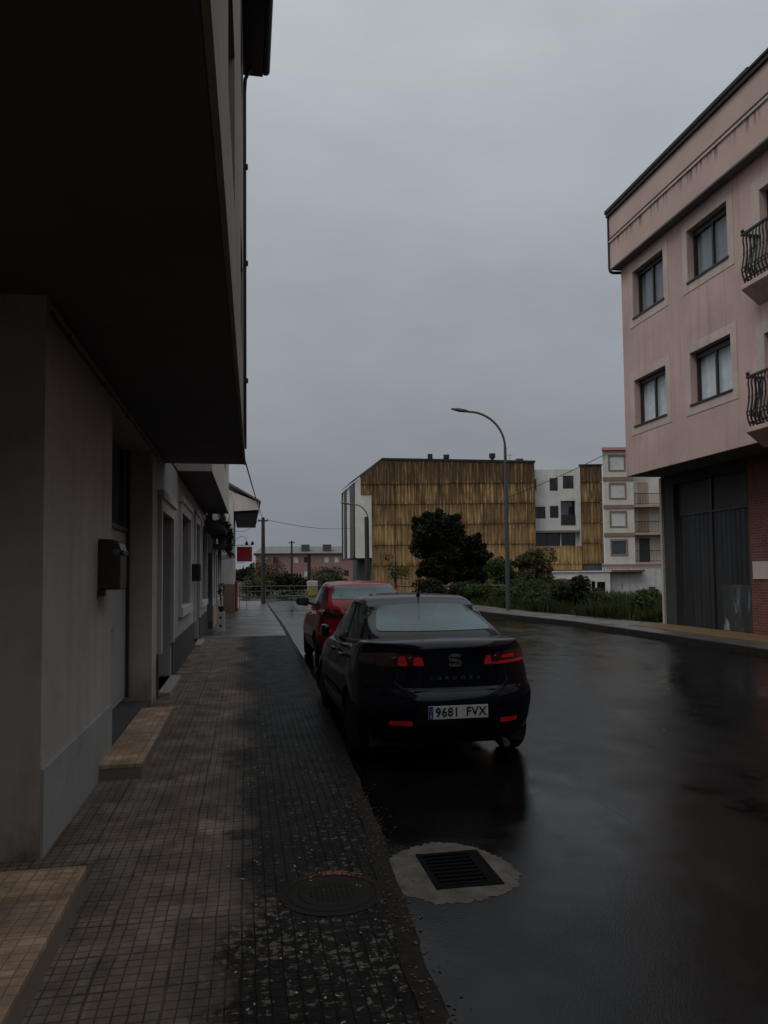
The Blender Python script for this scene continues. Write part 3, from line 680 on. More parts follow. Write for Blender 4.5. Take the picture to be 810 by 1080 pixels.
t = thing('porch_canopy', 'dark sloping canopy with plants above the low house front', 'canopy', (-1.0, 24, 3))
MB().prism([(-1.14, 3.30), (-.58, 2.98), (-.55, 2.86), (-1.14, 2.92)], lambda x, z: (x, 21.2, z), lambda x, z: (x, 27.0, z)).build('canopy', 'dado_dark', t)
mb = MB(); leaves(mb, (-.8, 25.2, 3.25), (.25, 1.7, .16), 420, .06, rp_); mb.build('foliage', 'leaf_dark', t, recalc=False); mb = MB()
for k in range(16): mb.tube([(-.8, 23.2+k*.25, 3.1), (-.75+rp_.uniform(-.1, .1), 23.2+k*.25, 3.4+rp_.uniform(0, .2))], .008, 4)
mb.build('twigs', 'bark', t)
t = thing('awning', 'small dark red awning over the low house door', 'awning', (-1.0, 29, 2.4))
mb = MB(); mb.prism([(-1.0, 2.78), (-.42, 2.42), (-.42, 2.34), (-.44, 2.34), (-.44, 2.40), (-1.0, 2.75)], lambda x, z: (x, 27.9, z), lambda x, z: (x, 32.6, z)); mb.build('canopy', 'cloth_red', t)
mb = MB()
for y in (28, 30.2, 32.5): mb.tube([(-1.0, y, 2.3), (-.46, y, 2.38)], .015, 6)
mb.build('bracket', 'iron', t)
t = thing('concrete_block', 'white concrete block with two dark holes at the pavement edge by the wall', 'block', (-.72, 22.7, 0))
mb = MB(); facade(mb, frN(22.55), -.83, -.60, 0, .56, [(-.75, -.69, .12, .2), (-.75, -.69, .36, .44)], .05)
mb.quad((-.60, 22.55, 0), (-.60, 22.95, 0), (-.60, 22.95, .56), (-.60, 22.55, .56)); mb.quad((-.83, 22.55, .56), (-.60, 22.55, .56), (-.60, 22.95, .56), (-.83, 22.95, .56)); mb.quad((-.83, 22.55, 0), (-.83, 22.95, 0), (-.83, 22.95, .56), (-.83, 22.55, .56))
mb.quad((-.83, 22.95, 0), (-.60, 22.95, 0), (-.60, 22.95, .56), (-.83, 22.95, .56))
mb.build('shell', 'trim_white', t); MB().box(-.76, -.68, 22.605, 22.61, .1, .46).build('core', 'dark_room', t)
t = thing('potted_plant', 'thin stemmed potted plant standing on the white concrete block', 'plant', (-.71, 22.75, .56))
MB().lathe((-.71, 22.75, .56), [(.06, 0), (.085, .13), (.09, .13), (.09, .16), (.07, .16)], 14).build('pot', 'black', t)
mb = MB()
for k in range(6): mb.tube([(-.71, 22.75, .7), (-.71+rp_.uniform(-.05, .05), 22.75+rp_.uniform(-.05, .05), .95), (-.71+rp_.uniform(-.1, .1), 22.75+rp_.uniform(-.1, .1), 1.1+rp_.uniform(0, .3))], .008, 5)
mb.build('stem', 'bark', t); mb = MB(); leaves(mb, (-.71, 22.75, 1.22), (.12, .12, .22), 60, .04, rp_); mb.build('foliage', 'leaf_dark', t, recalc=False)
# --- white gabled house
h4 = thing('gabled_house', 'white gabled house with brown base and red sign at the end of the row', 'house', (-2, 37, 0))
mb = MB(); facade(mb, frL(-.52), 34, 40, 0, 4.9, [(36, 37, .05, 2.2)], .2)
mb.quad((-.52, 34, 0), (-7, 34, 0), (-7, 34, 7.6), (-4.2, 34, 7.6), (-.52, 34, 5.3)); mb.quad((-.52, 40, 0), (-7, 40, 0), (-7, 40, 6), (-.52, 40, 4.9)); mb.build('wall', 'white_wall', h4)
mb = MB(); mb.box(-7, -.50, 33.975, 33.998, 0, 1.25); mb.fbox(frL(-.52), 33.975, 35.9, 0, 1.25, .002, .022); mb.fbox(frL(-.52), 37.1, 40, 0, 1.25, .002, .022); mb.build('dado', 'brown_dado', h4)
MB().fbox(frL(-.52), 36.01, 36.99, .05, 2.19, -.2, -.15).build('door', 'door_dark', h4)
mb = MB(); mb.prism([(-.5, 4.45), (.58, 4.52), (.58, 4.86), (-.64, 5.33), (-.5, 4.9)], lambda x, z: (x, 33.9, z), lambda x, z: (x, 40.1, z)); mb.build('eaves', 'white_wall', h4)
MB().box(-.45, .5, 34.1, 40.0, 4.10, 4.44).build('eaves_box', 'black', h4)
mb = MB(); mb.prism([(.66, 4.84), (.66, 4.92), (-4.2, 7.72), (-4.2, 7.6)], lambda x, z: (x, 33.8, z), lambda x, z: (x, 40.2, z)); mb.build('roof', 'grey_roof', h4)
t = thing('bar_sign', 'blank red box sign hanging over the pavement from the gabled house', 'sign', (-.5, 39, 2.3))
MB().box(-.44, .32, 38.9, 39.1, 2.33, 3.08).build('panel', 'red_paint', t, bevel=.015)
mb = MB(); mb.tube([(-.5, 39, 3.16), (.3, 39, 3.16)], .018, 6); mb.tube([(-.5, 39, 3.45), (-.2, 39, 3.62), (.02, 39, 3.5), (.1, 39, 3.2)], .014, 6); mb.tube([(-.5, 39, 2.25), (-.05, 39, 2.3)], .014, 6); mb.build('bracket', 'iron', t)
for x in (.05, .34):
    MB().lathe((x, 39, 3.16), [(.05, 0), (.09, .06), (.06, .14), (.02, .2)], 12).build('lamp', 'iron', t)
t = thing('red_post', 'red painted post at the corner of the white gabled house', 'post', (-.44, 35.6, 0))
MB().tube([(-.42, 35.6, 0), (-.42, 35.6, 1.3)], .06, 12).build('shaft', 'red_paint', t, smooth=True); MB().lathe((-.42, 35.6, 1.3), [(.075, 0), (.075, .05), (.03, .1)], 14).build('cap', 'red_paint', t)
MB().lathe((-.42, 35.6, 0), [(.1, 0.002), (.1, .12), (.07, .16)], 14).build('foot', 'red_paint', t)
t = thing('metal_chair', 'thin metal chair outside the gabled house under the red sign', 'chair', (-.15, 38, 0))
for x in (-.3, .05):
    for y in (37.85, 38.2): MB().tube([(x, y, .002), (x, y, .47 if y < 38 else .85)], .014, 6).build('leg', 'steel', t)
MB().box(-.31, .06, 37.84, 38.21, .45, .475).build('seat', 'steel', t)
mb = MB()
for z in (.6, .72, .84): mb.box(-.31, .06, 38.19, 38.21, z-.02, z+.02)
mb.build('backrest', 'steel', t)

# ================================================================== pink building (right)
XW, XF, XG = 11.0, 10.72, 12.08
pk = thing('pink_building', 'pink building with dark windows and scroll balconies above a grey garage', 'building', (13, 15, 0))
f = frR(XW)
W2 = [(18.22, 19.83, 8.90, 10.24), (15.48, 17.10, 8.88, 10.2), (18.25, 19.90, 5.78, 7.09), (15.50, 17.12, 5.77, 7.07)]
mir = [(2*13.1-b-.2, 2*13.1-a-.2, z0, z1) for (a, b, z0, z1) in W2]
doors = [(12.2, 14.35, 7.80, 9.87), (12.2, 14.36, 4.68, 6.7)]
more = [(a-12.3, b-12.3, z0, z1) for (a, b, z0, z1) in W2]
mb = MB(); facade(mb, f, 0, 20.5, 4.4, 10.6, W2+mir+doors, .26)
mb.quad((XW, 20.5, 4.4), (23, 20.5, 4.4), (23, 20.5, 10.6), (XW, 20.5, 10.6)); mb.quad((XW, 0, 4.4), (23, 0, 4.4), (23, 0, 10.6), (XW, 0, 10.6))
mb.quad((23, 0, 0), (23, 20.5, 0), (23, 20.5, 10.6), (23, 0, 10.6)); mb.quad((XG, 20.49, .06), (23, 20.49, .06), (23, 20.49, 4.4), (XG, 20.49, 4.4))
mb.build('wall', 'pink', pk)
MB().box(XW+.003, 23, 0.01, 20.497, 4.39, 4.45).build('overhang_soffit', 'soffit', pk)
for i, w in enumerate(W2+mir):
    window(pk, f, *w, .17, 2, frame='dark_frame', curtain='curtain_dim' if i % 4 < 2 else 'curtain', roller=.10 if i % 2 else .08)
    # pale surround
    a0, a1, z0, z1 = w; s = MB()
    s.fbox(f, a0-.22, a0-.001, z0-.26, z1+.22, .001, .012); s.fbox(f, a1+.001, a1+.22, z0-.26, z1+.22, .001, .012); s.fbox(f, a0-.001, a1+.001, z1, z1+.22, .001, .012); s.fbox(f, a0-.001, a1+.001, z0-.26, z0, .001, .012)
    s.build('window_surround', 'pink_pale', pk)
    s = MB(); s.fbox(f, a0-.03, a1+.03, z0-.045, z0-.001, -.17, .04); s.build('window_sill', 'dark_frame', pk)
for a0, a1, z0, z1 in doors:
    window(pk, f, a0, a1, z0, z1, .17, 2, frame='dark_frame', curtain=True, name='balcony_door')
    s = MB(); s.fbox(f, a1+.001, a1+.26, z0, z1+.25, .001, .012); s.fbox(f, a0-.26, a0-.001, z0, z1+.25, .001, .012); s.fbox(f, a0-.001, a1+.001, z1, z1+.25, .001, .012); s.build('door_surround', 'pink_pale', pk)
    zf = z0-.02
    sl_ = MB(); sl_.prism([(XW-.003, zf-.42), (XW-.003, zf), (XW-.42, zf), (XW-.42, zf-.10), (XW-.34, zf-.16)], lambda x, z: (x, a0-.1, z), lambda x, z: (x, 14.500, z))
    bal = sl_.build('balcony', 'pink', pk, bevel=.01)
    hr = MB(); zr = zf+1.08; xo = XW-.40
    hr.box(xo-.03, xo+.03, a0-.1, 14.440, zr-.02, zr+.03); hr.box(xo+.03, XW-.01, 14.380, 14.440, zr-.02, zr+.03); hr.box(xo-.012, xo+.012, a0-.1, 14.430, zf+.08, zf+.11); hr.box(xo+.012, XW-.01, 14.395, 14.420, zf+.08, zf+.11)
    hr.build('handrail', 'iron', bal)
    MB().lathe((xo, 14.410, zr+.03), [(.015, 0), (.045, .05), (.03, .085), (.012, .10)], 12).build('finial', 'iron', bal)
    def bal_prof(px, py, ox, oy):
        mbb = MB(); zs = [(0, .0), (.06, .01), (.16, .055), (.27, .07), (.38, .045), (.55, .01), (.75, .0), (.88, .02), (.94, .01), (1.0, 0)]
        mbb.tube([(px+ox*q, py+oy*q, zf+.01+(zr-zf-.02)*h) for h, q in zs], .019, 6)
        # scroll at the foot and collar
        mbb.tube([(px+ox*(.04+.04*math.cos(a)), py+oy*(.04+.04*math.cos(a)), zf+.30+.05*math.sin(a)) for a in [k*.6 for k in range(9)]], .014, 5)
        mbb.lathe((px+ox*.01, py+oy*.01, zf+.62), [(.02, 0), (.026, .025), (.02, .05)], 8)
        mbb.build('baluster', 'iron', bal, smooth=True)
    y = 14.380
    while y > a0-.05: bal_prof(xo, y, -1, 0); y -= .105
    for k in range(1, 4): bal_prof(xo+k*.1, 14.410, 0, 1)
# cornice box
mb = MB(); mb.box(XF, 23, -.2, 20.62, 10.64, 12.22); mb.build('fascia', 'pink_fascia', pk)
MB().box(XF+.004, XW+.3, -.19, 20.61, 10.60, 10.638).build('cornice_soffit', 'soffit', pk)
mb = MB(); mb.box(XF-.035, XF-.001, -.2, 20.655, 11.42, 11.50); mb.box(XF-.035, 14, 20.621, 20.655, 11.42, 11.50); mb.build('moulding', 'pink_pale', pk)
MB().box(XF-.045, XF-.036, -.2, 20.66, 11.495, 11.53).build('moulding_groove', 'black', pk)
mb = MB(); mb.box(XF-.07, 23.2, -.4, 20.70, 12.225, 12.33); mb.box(XF-.10, 23, -.4, 20.72, 12.33, 12.36); mb.build('roof_edge', 'black', pk)
mb = MB()
y = -.4
while y < 20.7:
    mb.box(XF-.105, XF+.6, y, min(y+2.05, 20.71), 12.36, 12.385+.02*((int(y*10) % 3))); y += 2.07
mb.build('roof_tile', 'black', pk)
mb = MB(); mb.tube([(XF-.0, 20.66, 12.25), (XF-.0, 20.66, 10.66), (XF+.02, 20.66, 10.58), (XF+.09, 20.65, 10.54), (XW+.1, 20.58, 10.53)], .045, 8); mb.build('downpipe', 'black', pk)
# ground floor, set back under the overhang
f = frR(XG)
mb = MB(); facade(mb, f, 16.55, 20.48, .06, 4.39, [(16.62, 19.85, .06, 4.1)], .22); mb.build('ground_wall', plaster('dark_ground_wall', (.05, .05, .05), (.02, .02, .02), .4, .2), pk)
mb = MB(); facade(mb, f, 0, 16.55, .06, 4.39, [], .1); mb.build('brick_wall', 'brick_red', pk)
MB().fbox(f, 15.2, 16.45, 1.40, 1.82, .002, .03).build('plaque', 'pink_pale', pk)
MB().fbox(f, 20.38, 20.48, .06, 4.35, .002, .07).build('corner_pipe', 'pipe_pale', pk)
mb = MB(); n = 66
cols = [(16.63+3.21*i/n, -.15+(.018 if (i//2) % 2 else 0)) for i in range(n+1)]
for i in range(n): mb.quad(f(cols[i][0], .07, cols[i][1]), f(cols[i+1][0], .07, cols[i+1][1]), f(cols[i+1][0], 3.2, cols[i+1][1]), f(cols[i][0], 3.2, cols[i][1]))
gd = mb.build('garage_door', 'garage', pk)
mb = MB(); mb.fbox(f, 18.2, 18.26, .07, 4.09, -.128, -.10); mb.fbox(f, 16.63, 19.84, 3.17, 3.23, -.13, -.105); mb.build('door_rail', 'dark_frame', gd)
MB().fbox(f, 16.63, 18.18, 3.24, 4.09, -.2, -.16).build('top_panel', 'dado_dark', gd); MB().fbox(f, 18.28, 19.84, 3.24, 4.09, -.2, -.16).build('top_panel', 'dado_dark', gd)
MB().fbox(f, 16.64, 17.86, .075, 1.25, -.128, -.112).build('wicket_panel', 'wicket', gd)
structure(MB().box(XG-1.2, XG-.003, 13, 20.4, .06, .078).build('garage_apron', plaster('apron', (.15, .095, .045), (.05, .04, .03), .5, .2)))

# ------------------------------------------------------------------ unseen houses added behind the camera to darken reflections
def back_house(label, fr, a0, a1, H, dep, mat):
    p = fr(0, 0, 0); t = thing('reflection_house', label, 'house', (fr((a0+a1)/2, 0, -dep/2)[0], fr((a0+a1)/2, 0, -dep/2)[1], 0))
    ops = [(a0+1.2+k*2.6, a0+2.3+k*2.6, z, z+1.35) for k in range(int((a1-a0-1.5)/2.6)) for z in (1.0, 4.2, 7.2) if z+2 < H]
    mb = MB(); facade(mb, fr, a0, a1, 0, H, ops, .2)
    for a in (a0, a1): mb.quad(fr(a, 0, 0), fr(a, H, 0), fr(a, H, -dep), fr(a, 0, -dep))
    mb.quad(fr(a0, 0, -dep), fr(a1, 0, -dep), fr(a1, H, -dep), fr(a0, H, -dep)); mb.build('wall', mat, t)
    for o_ in ops: window(t, fr, *o_, .12, 2, curtain=False)
    MB().fbox(fr, a0, a1, H, H+.3, -dep, .35).build('roof', 'grey_roof', t)
back_house('grey house added unseen behind the viewer for reflections, on the pink side', frR(11.0), -30, -.6, 10.5, 10, 'dado_dark')
back_house('plain house added unseen behind the viewer for reflections, by the near pavement', frL(-3.4), -32, -1.5, 5.5, 9, 'dado_dark')
back_house('tall plain house added unseen behind the viewer for reflections, across the street', lambda a, z, d: (a, -44+d, z), -14, 26, 12, 9, 'dado_dark')
# ================================================================== ochre clad block (rotated to face the camera axis)
def camloc(xr, D): return (xr*math.cos(YAW)+D*math.sin(YAW), -xr*math.sin(YAW)+D*math.cos(YAW), 0)
ob = thing('ochre_building', 'long block clad in rust streaked ochre sheets beyond the green lot', 'building', camloc(0, 66), -YAW)
FN = lambda y: (lambda a, z, d: (a, y-d, z))
def clad(mb, a0, a1, rows, y0, top=None, per=.30):
    n = max(4, int((a1-a0)/per*4))
    for r_, (z0, z1) in enumerate(rows):
        for i in range(n):
            q = []
            for ii in (i, i+1):
                a = a0+(a1-a0)*ii/n; w = .022*math.sin(2*math.pi*a/per); zt = z1 if top is None else min(z1, top(a))
                q.append((a, y0-.055+w, z0)); q.append((a, y0-.012+w, max(zt, z0)))
            if q[1][2] > z0+.001 or q[3][2] > z0+.001: mb.quad(q[0], q[2], q[3], q[1])
rows = [(0, .55), (.58, 2.32), (2.35, 4.12), (4.15, 5.90), (5.93, 7.68), (7.71, 9.46), (9.49, 11.6)]
top = lambda a: 11.66-.030*max(0, a+.13) if a > -.13 else 11.66-(-.13-a)*.834
mb = MB(); clad(mb, -1.06, 13.22, rows, 0, top); clad(mb, -2.0, -1.06, [(8.58, 9.46), (9.49, 11.6)], 0, top)
mb.build('cladding', 'ochre', ob)
mb = MB(); clad(mb, 17.2, 19.08, [r for r in rows if r[0] > 1.5], 0, lambda a: 10.93); clad(mb, 13.24, 17.2, [(1.8, 2.32), (2.35, 3.9)], 0); mb.build('cladding', 'ochre', ob)
mb = MB()   # sheet joints: cover strips
for a in [-.98+1.93*k for k in range(8)]+[17.22, 19.06]: mb.box(a-.02, a+.02, -.085, -.03, 1.0, min(top(a), 10.9 if a > 14 else 20)-.04)
mb.build('cover_strip', plain('old_strip', (.07, .045, .03), .9, .4, 3), ob)
body = MB()
sx_ = -math.tan(YAW)
body.prism([(-1.06, 0), (13.24, 0), (13.24, 12), (-1.06-12*math.tan(YAW), 12)], lambda a, b: (a, b+.01, 0), lambda a, b: (a, b+.01, 9.6)); body.prism([(13.3, 2.2), (18.95, 2.2), (18.95, 12), (13.3, 12)], lambda a, b: (a, b, -.5), lambda a, b: (a, b, 10.7)); body.box(17.3, 18.95, .05, 2.2, -.5, 10.8); body.box(13.3, 17.2, .05, .8, -.5, 3.8); body.box(-2.45, -1.1, .05, .3, 8.7, 9.6); body.build('core', 'dado_dark', ob)
# bay of the street front
L = 8.7; ex, ey = -math.sin(YAW)*L, math.cos(YAW)*L
mb = MB(); bx0 = -2.5
mb.quad((bx0, 0, 3.05), (-1.06, 0, 3.05), (-1.06, 0, 8.6), (bx0, 0, 8.6)); mb.quad((bx0, 0, 8.6), (-2.0, 0, 8.6), (-2.0, 0, top(-2.0)), (bx0, 0, 9.72))
mb.quad((bx0, 0, 3.05), (bx0+ex, ey, 3.05), (bx0+ex, ey, 9.72), (bx0, 0, 9.72))
mb.quad((bx0, 0, 3.05), (-1.06, 0, 3.05), (-1.06+ex, ey, 3.05), (bx0+ex, ey, 3.05)); mb.quad((bx0+ex, ey, 3.05), (-1.06+ex, ey, 3.05), (-1.06+ex, ey, 9.72), (bx0+ex, ey, 9.72))
mb.build('bay', 'white_wall', ob)
MB().quad((-1.075, .02, 0), (-1.075, .02, 3.04), (-1.075+ex, ey, 3.04), (-1.075+ex, ey, 0)).build('street_wall', 'dado_dark', ob)
fe = lambda a, z, d: (bx0-math.sin(YAW)*a-math.cos(YAW)*d, math.cos(YAW)*a-math.sin(YAW)*d, z)
for a, b in ((.10, 2.75), (5.5, 6.95), (8.3, 8.68)): MB().fbox(fe, a, b, 3.12, 9.66, .005, .10).build('window_strip', 'dark_frame', ob)
MB().fbox(fe, -.03, 8.75, 3.0, 3.12, -.05, .12).build('bay_edge', 'black', ob)
mb = MB(); mb.add([(-.13, -.08, 11.62), (13.3, -.08, 11.24), (13.3, .3, 11.24), (-.13, .3, 11.62), (-.13, -.08, 11.80), (13.3, -.08, 11.42), (13.3, .3, 11.42), (-.13, .3, 11.80)], [(0, 1, 2, 3), (4, 5, 6, 7), (0, 1, 5, 4), (2, 3, 7, 6), (0, 3, 7, 4), (1, 2, 6, 5)])
mb.box(17.15, 19.15, -.08, .3, 10.93, 11.05); mb.build('coping', 'black', ob)
mb = MB(); mb.quad((-.13, -.06, 11.78), (bx0-.25, -.06, 9.80), (bx0-.25+ex, ey, 9.80), (-.13+ex, ey, 11.78)); mb.quad((-.13, 0, 11.78), (13.2, 0, 11.36), (13.2, 12, 11.2), (-.13+ex, ey, 11.78))
mb.quad((-.13, -.06, 11.62), (bx0-.25, -.06, 9.62), (bx0-.25, -.06, 9.80), (-.13, -.06, 11.78)); mb.build('roof', 'dado_dark', ob)
for a in (1.2, 3.6, 6.2): mb = MB().fbox(lambda q, z, d: (-.13-(q)*.766+(-math.sin(YAW)*a), math.cos(YAW)*a+d, 11.74-q*.642+z), .5, 1.3, .04, .10, 0, 1.1); mb.build('skylight', 'car_glass', ob)
for a, w, hh in ((4.15, .42, .5), (5.58, .5, .42), (9.64, .5, .5)):
    mb = MB(); mb.box(a-.13, a+.13, .5, .76, 11.1, 11.9); ch = mb.build('chimney', 'dado_dark', ob); MB().box(a-w/2, a+w/2, .42, .84, 11.78, 11.78+hh*.8).build('cowl', 'black', ch)
mb = MB(); mb.tube([(11.2, .6, 11.1), (11.2, .6, 12.15)], .02, 6); mb.box(10.95, 11.45, .58, .62, 12.0, 12.03); mb.build('aerial', 'steel', ob)
MB().box(11.75, 12.35, .4, .9, 11.2, 11.68).build('vent', 'dado_dark', ob)
# courtyard front between the ochre flanks
fc = FN(.9)
cw = [(13.3, 13.55, 8.87, 9.9), (14.72, 15.46, 8.84, 9.98), (15.9, 16.86, 9.02, 10.18), (13.3, 14.3, 6.4, 7.45), (14.69, 15.47, 6.43, 7.5), (15.66, 16.95, 5.78, 7.95), (13.3, 15.55, 3.95, 5.1), (15.65, 16.9, 3.95, 5.1)]
mb = MB(); facade(mb, fc, 13.22, 17.22, 1.5, 10.75, cw, .2); mb.quad((13.22, 0, 1.5), (13.22, .9, 1.5), (13.22, .9, 10.6), (13.22, 0, 10.6)); mb.quad((17.2, 0, 1.5), (17.2, .9, 1.5), (17.2, .9, 10.9), (17.2, 0, 10.9))
mb.build('courtyard_wall', 'white_wall', ob)
for w in cw[:5]: window(ob, fc, *w, .1, 2 if w[1]-w[0] > .5 else 1, curtain=False, frame='dark_frame')
for w in cw[6:]: window(ob, fc, *w, .1, 2, curtain=False, frame='dark_frame')
mb = MB(); mb.fbox(fc, *cw[5], -1.2, -1.15); mb.build('balcony_back', 'house_grey', ob)
MB().fbox(fc, 15.67, 16.94, 5.79, 6.7, -.06, .03).build('balcony_panel', 'dark_frame', ob)
MB().fbox(fc, 16.55, 16.9, 6.0, 7.5, -.8, -.7).build('blue_blind', plain('blue_blind', (.02, .035, .12), .8), ob)
MB().fbox(fc, 13.2, 17.25, 5.12, 5.30, .002, .5).build('ledge', 'grey_roof', ob)
# low white building
lw = thing('low_white_building', 'low white building with dark windows in front of the ochre block', 'building', camloc(16.2, 63.5), -YAW)
mb = MB(); facade(mb, FN(0), -2.2, 2.65, -.9, 1.62, [(-1.6, -.6, .2, .8), (1.1, 1.42, -.5, .85), (1.55, 2.25, -.3, .8), (-.3, .4, .15, .8)], .15)
mb.quad((-2.2, 0, 1.62), (2.65, 0, 1.62), (2.65, 2.3, 1.62), (-2.2, 2.3, 1.62)); mb.quad((-2.2, 0, -.9), (-2.2, 2.3, -.9), (-2.2, 2.3, 1.62), (-2.2, 0, 1.62)); mb.quad((2.65, 0, -.9), (2.65, 2.3, -.9), (2.65, 2.3, 1.62), (2.65, 0, 1.62)); mb.build('wall', 'white_wall', lw)
for w in ((-1.6, -.6, .2, .8), (1.55, 2.25, -.3, .8), (-.3, .4, .15, .8)): window(lw, FN(0), *w, .08, 2, curtain=False)
MB().fbox(FN(0), -2.25, .9, .98, 1.05, .002, .4).build('canopy', 'red_tile', lw); MB().fbox(FN(0), -2.3, 2.75, 1.62, 1.74, -2.3, .1).build('roof', 'trim_white', lw)
# --- white apartment block with balconies
ap = thing('white_apartments', 'cream apartment block with balconies squeezed beside the pink building', 'building', (*camloc(17*1.1207, 65)[:2], -.193), -YAW)
ap.scale = (1.1207,)*3
f = FN(0); aw = [(.42, 1.52, z, z+1.05) for z in (9.46, 7.3, 5.13, 2.95)]
mb = MB(); facade(mb, f, -.12, 2.2, 2.2, 10.95, aw, .12); mb.quad((-.12, 0, 2.2), (2.1, 7, 2.2), (2.1, 7, 10.95), (-.12, 0, 10.95))
mb.quad((2.2, 0, 2.2), (2.2, 1.1, 2.2), (2.2, 1.1, 10.95), (2.2, 0, 10.95)); mb.quad((2.2, 1.1, 2.2), (7.5, 1.1, 2.2), (7.5, 1.1, 10.95), (2.2, 1.1, 10.95)); mb.build('wall', 'warm_white' if 'warm_white' in M else plaster('cream_wall', (.64, .59, .53), (.3, .27, .23), .3, .3), ap)
for z in (8.6, 6.45, 4.3): MB().fbox(f, -.16, 2.2, z, z+.30, .002, .05).build('floor_band', 'brown_dado', ap)
MB().fbox(f, -.16, 7.5, 1.98, 2.2, -1.1, .06).build('floor_band', 'brown_dado', ap)
for i, w in enumerate(aw):
    s = MB(); a0, a1, z0, z1 = w
    for q in ((a0-.12, a0, z0-.12, z1+.12), (a1, a1+.12, z0-.12, z1+.12), (a0, a1, z1, z1+.12), (a0, a1, z0-.12, z0)): s.fbox(f, *q, .002, .03)
    wd = s.build('window', 'brown_dado', ap)
    if i < 3: MB().fbox(f, a0+.01, a1-.01, z0+.01, z1-.01, -.08, -.04).build('shutter', 'trim_white', wd)
    else: MB().fbox(f, a0+.01, a1-.01, z0+.01, z1-.01, -.10, -.06).build('pane', 'car_glass', wd)
for z in (6.6, 4.45, 2.2):
    MB().fbox(f, 2.21, 5.5, z-.02, z+.14, -1.08, -.02).build('balcony', 'warm_wall', ap)
    b = MB(); b.fbox(f, 2.24, 5.4, z+.98, z+1.03, -.06, -.03); b.fbox(f, 2.24, 5.4, z+.22, z+.25, -.06, -.03)
    for k in range(27): b.fbox(f, 2.25+k*.12, 2.27+k*.12, z+.14, z+1.0, -.055, -.035)
    b.build('railing', 'iron', ap); MB().fbox(frN(1.1), 2.9, 3.7, z+.14, z+2.0, .002, .03).build('balcony_door', 'door_dark' if z < 3 else 'warm_wall', ap)
mb = MB(); mb.prism([(-.25, -.25), (2.4, -.25), (4.6, 7), (2.2, 7)], lambda a, b: (a, b, 10.95), lambda a, b: (a*.9+.5, b*.5+1.6, 11.45)); mb.build('roof', 'red_tile', ap)
mb = MB(); facade(mb, f, -.2, 7, -1.0, 1.95, [(1.05, 1.2, .3, .75), (3.15, 3.65, -.4, .45)], .1); mb.build('ground_wall', plaster('peeling_wall', (.55, .54, .51), (.14, .13, .12), .55, .6), ap)
MB().fbox(f, 3.15, 3.65, -.4, .45, -.09, -.05).build('door', plain('green_door', (.03, .09, .05), .5), ap); MB().fbox(f, -.3, 2.7, 1.60, 1.75, .002, .6).build('awning', 'red_tile', ap)
# low ground on the far side of the lot is hidden by weeds
# ================================================================== far end of the street
fb_ = thing('brick_terrace', 'long two storey brick terrace with grey roof at the far end', 'building', (11, 150, 0))
f = frN(150); wn_ = []
rf = random.Random(5)
for i in range(14):
    a = 2.9+i*2.0
    if i % 3 != 2: wn_ += [(a+.4, a+1.3, 4.1, 5.2)]
    wn_ += [(a+.4, a+1.3, 1.4, 2.5)] if i % 2 == 0 else []
mb = MB(); facade(mb, f, 2, 32, -.2, 5.9, wn_, .15); mb.quad((2, 150, 0), (2, 160, 0), (2, 160, 5.9), (2, 150, 5.9)); mb.build('wall', 'brick_far', fb_)
for w in wn_: MB().fbox(f, *w, -.14, -.08).build('window', 'trim_white' if rf.random() < .75 else 'dark_frame', fb_)
mb = MB(); mb.prism([(149.5, 5.85), (149.5, 6.0), (155, 7.5), (160.5, 6.0), (160.5, 5.85)], lambda y, z: (1.6+(y-149.5)*.3*(1 if y < 156 else 0), y, z), lambda y, z: (32.4, y, z)); mb.build('roof', 'grey_roof', fb_)
for x in (10.9, 15.2): MB().box(x, x+1.6, 150.6, 152, 6.0, 7.7).build('chimney', 'dado_dark', fb_)
MB().box(12.0, 12.6, 149.9, 150.02, .2, 5.8).build('downpipe', 'black', fb_)
# boundary railing across the end of the street
t = thing('roadside_railing', 'long pale railing across the far end of the street', 'railing', (5, 62.2, 0))
for z in (.35, .75): MB().tube([(-6, 62.2, z), (9.5, 62.2, z)], .035, 6).build('rail', 'rail_white', t)
for k in range(9): MB().tube([(-6+k*1.9, 62.2, -.15), (-6+k*1.9, 62.2, .8)], .03, 6).build('post', 'rail_white', t)
t = thing('waste_bin', 'yellow waste bin with a white lid at the end of the street', 'bin', (5.3, 61.2, -.06))
MB().add([(4.95, 60.9, -.02), (5.62, 60.9, -.02), (5.62, 61.5, -.02), (4.95, 61.5, -.02), (4.88, 60.82, .68), (5.69, 60.82, .68), (5.69, 61.58, .68), (4.88, 61.58, .68)], [(0, 1, 2, 3), (4, 5, 6, 7), (0, 1, 5, 4), (1, 2, 6, 5), (2, 3, 7, 6), (3, 0, 4, 7)]).build('body', 'yellow_bin', t, bevel=.03)
MB().box(4.88, 5.69, 60.8, 61.6, .685, 1.15).build('lid', 'white_plastic', t, bevel=.05)
def utility_pole(name, label, x, y, h, r_, arm=True):
    t = thing(name, label, 'pole', (x, y, 0)); MB().tube([(x, y, 0), (x, y, h)], [r_, r_*.75], 10).build('shaft', 'pole_wood', t, smooth=True)
    if arm:
        MB().box(x-.28, x+.28, y-.04, y+.04, h-.22, h-.14).build('crossarm', 'pole_wood', t)
        for dx in (-.24, 0, .24): MB().lathe((x+dx, y, h-.14 if dx else h-.02), [(.03, 0), (.045, .04), (.025, .1)], 8).build('insulator', 'white_plastic', t)
    return t
utility_pole('utility_pole', 'dark wooden utility pole at the end of the left pavement', .98, 43.8, 4.92, .13)
utility_pole('utility_pole', 'thin wooden utility pole in front of the brick terrace', 4.45, 75, 5.0, .12)
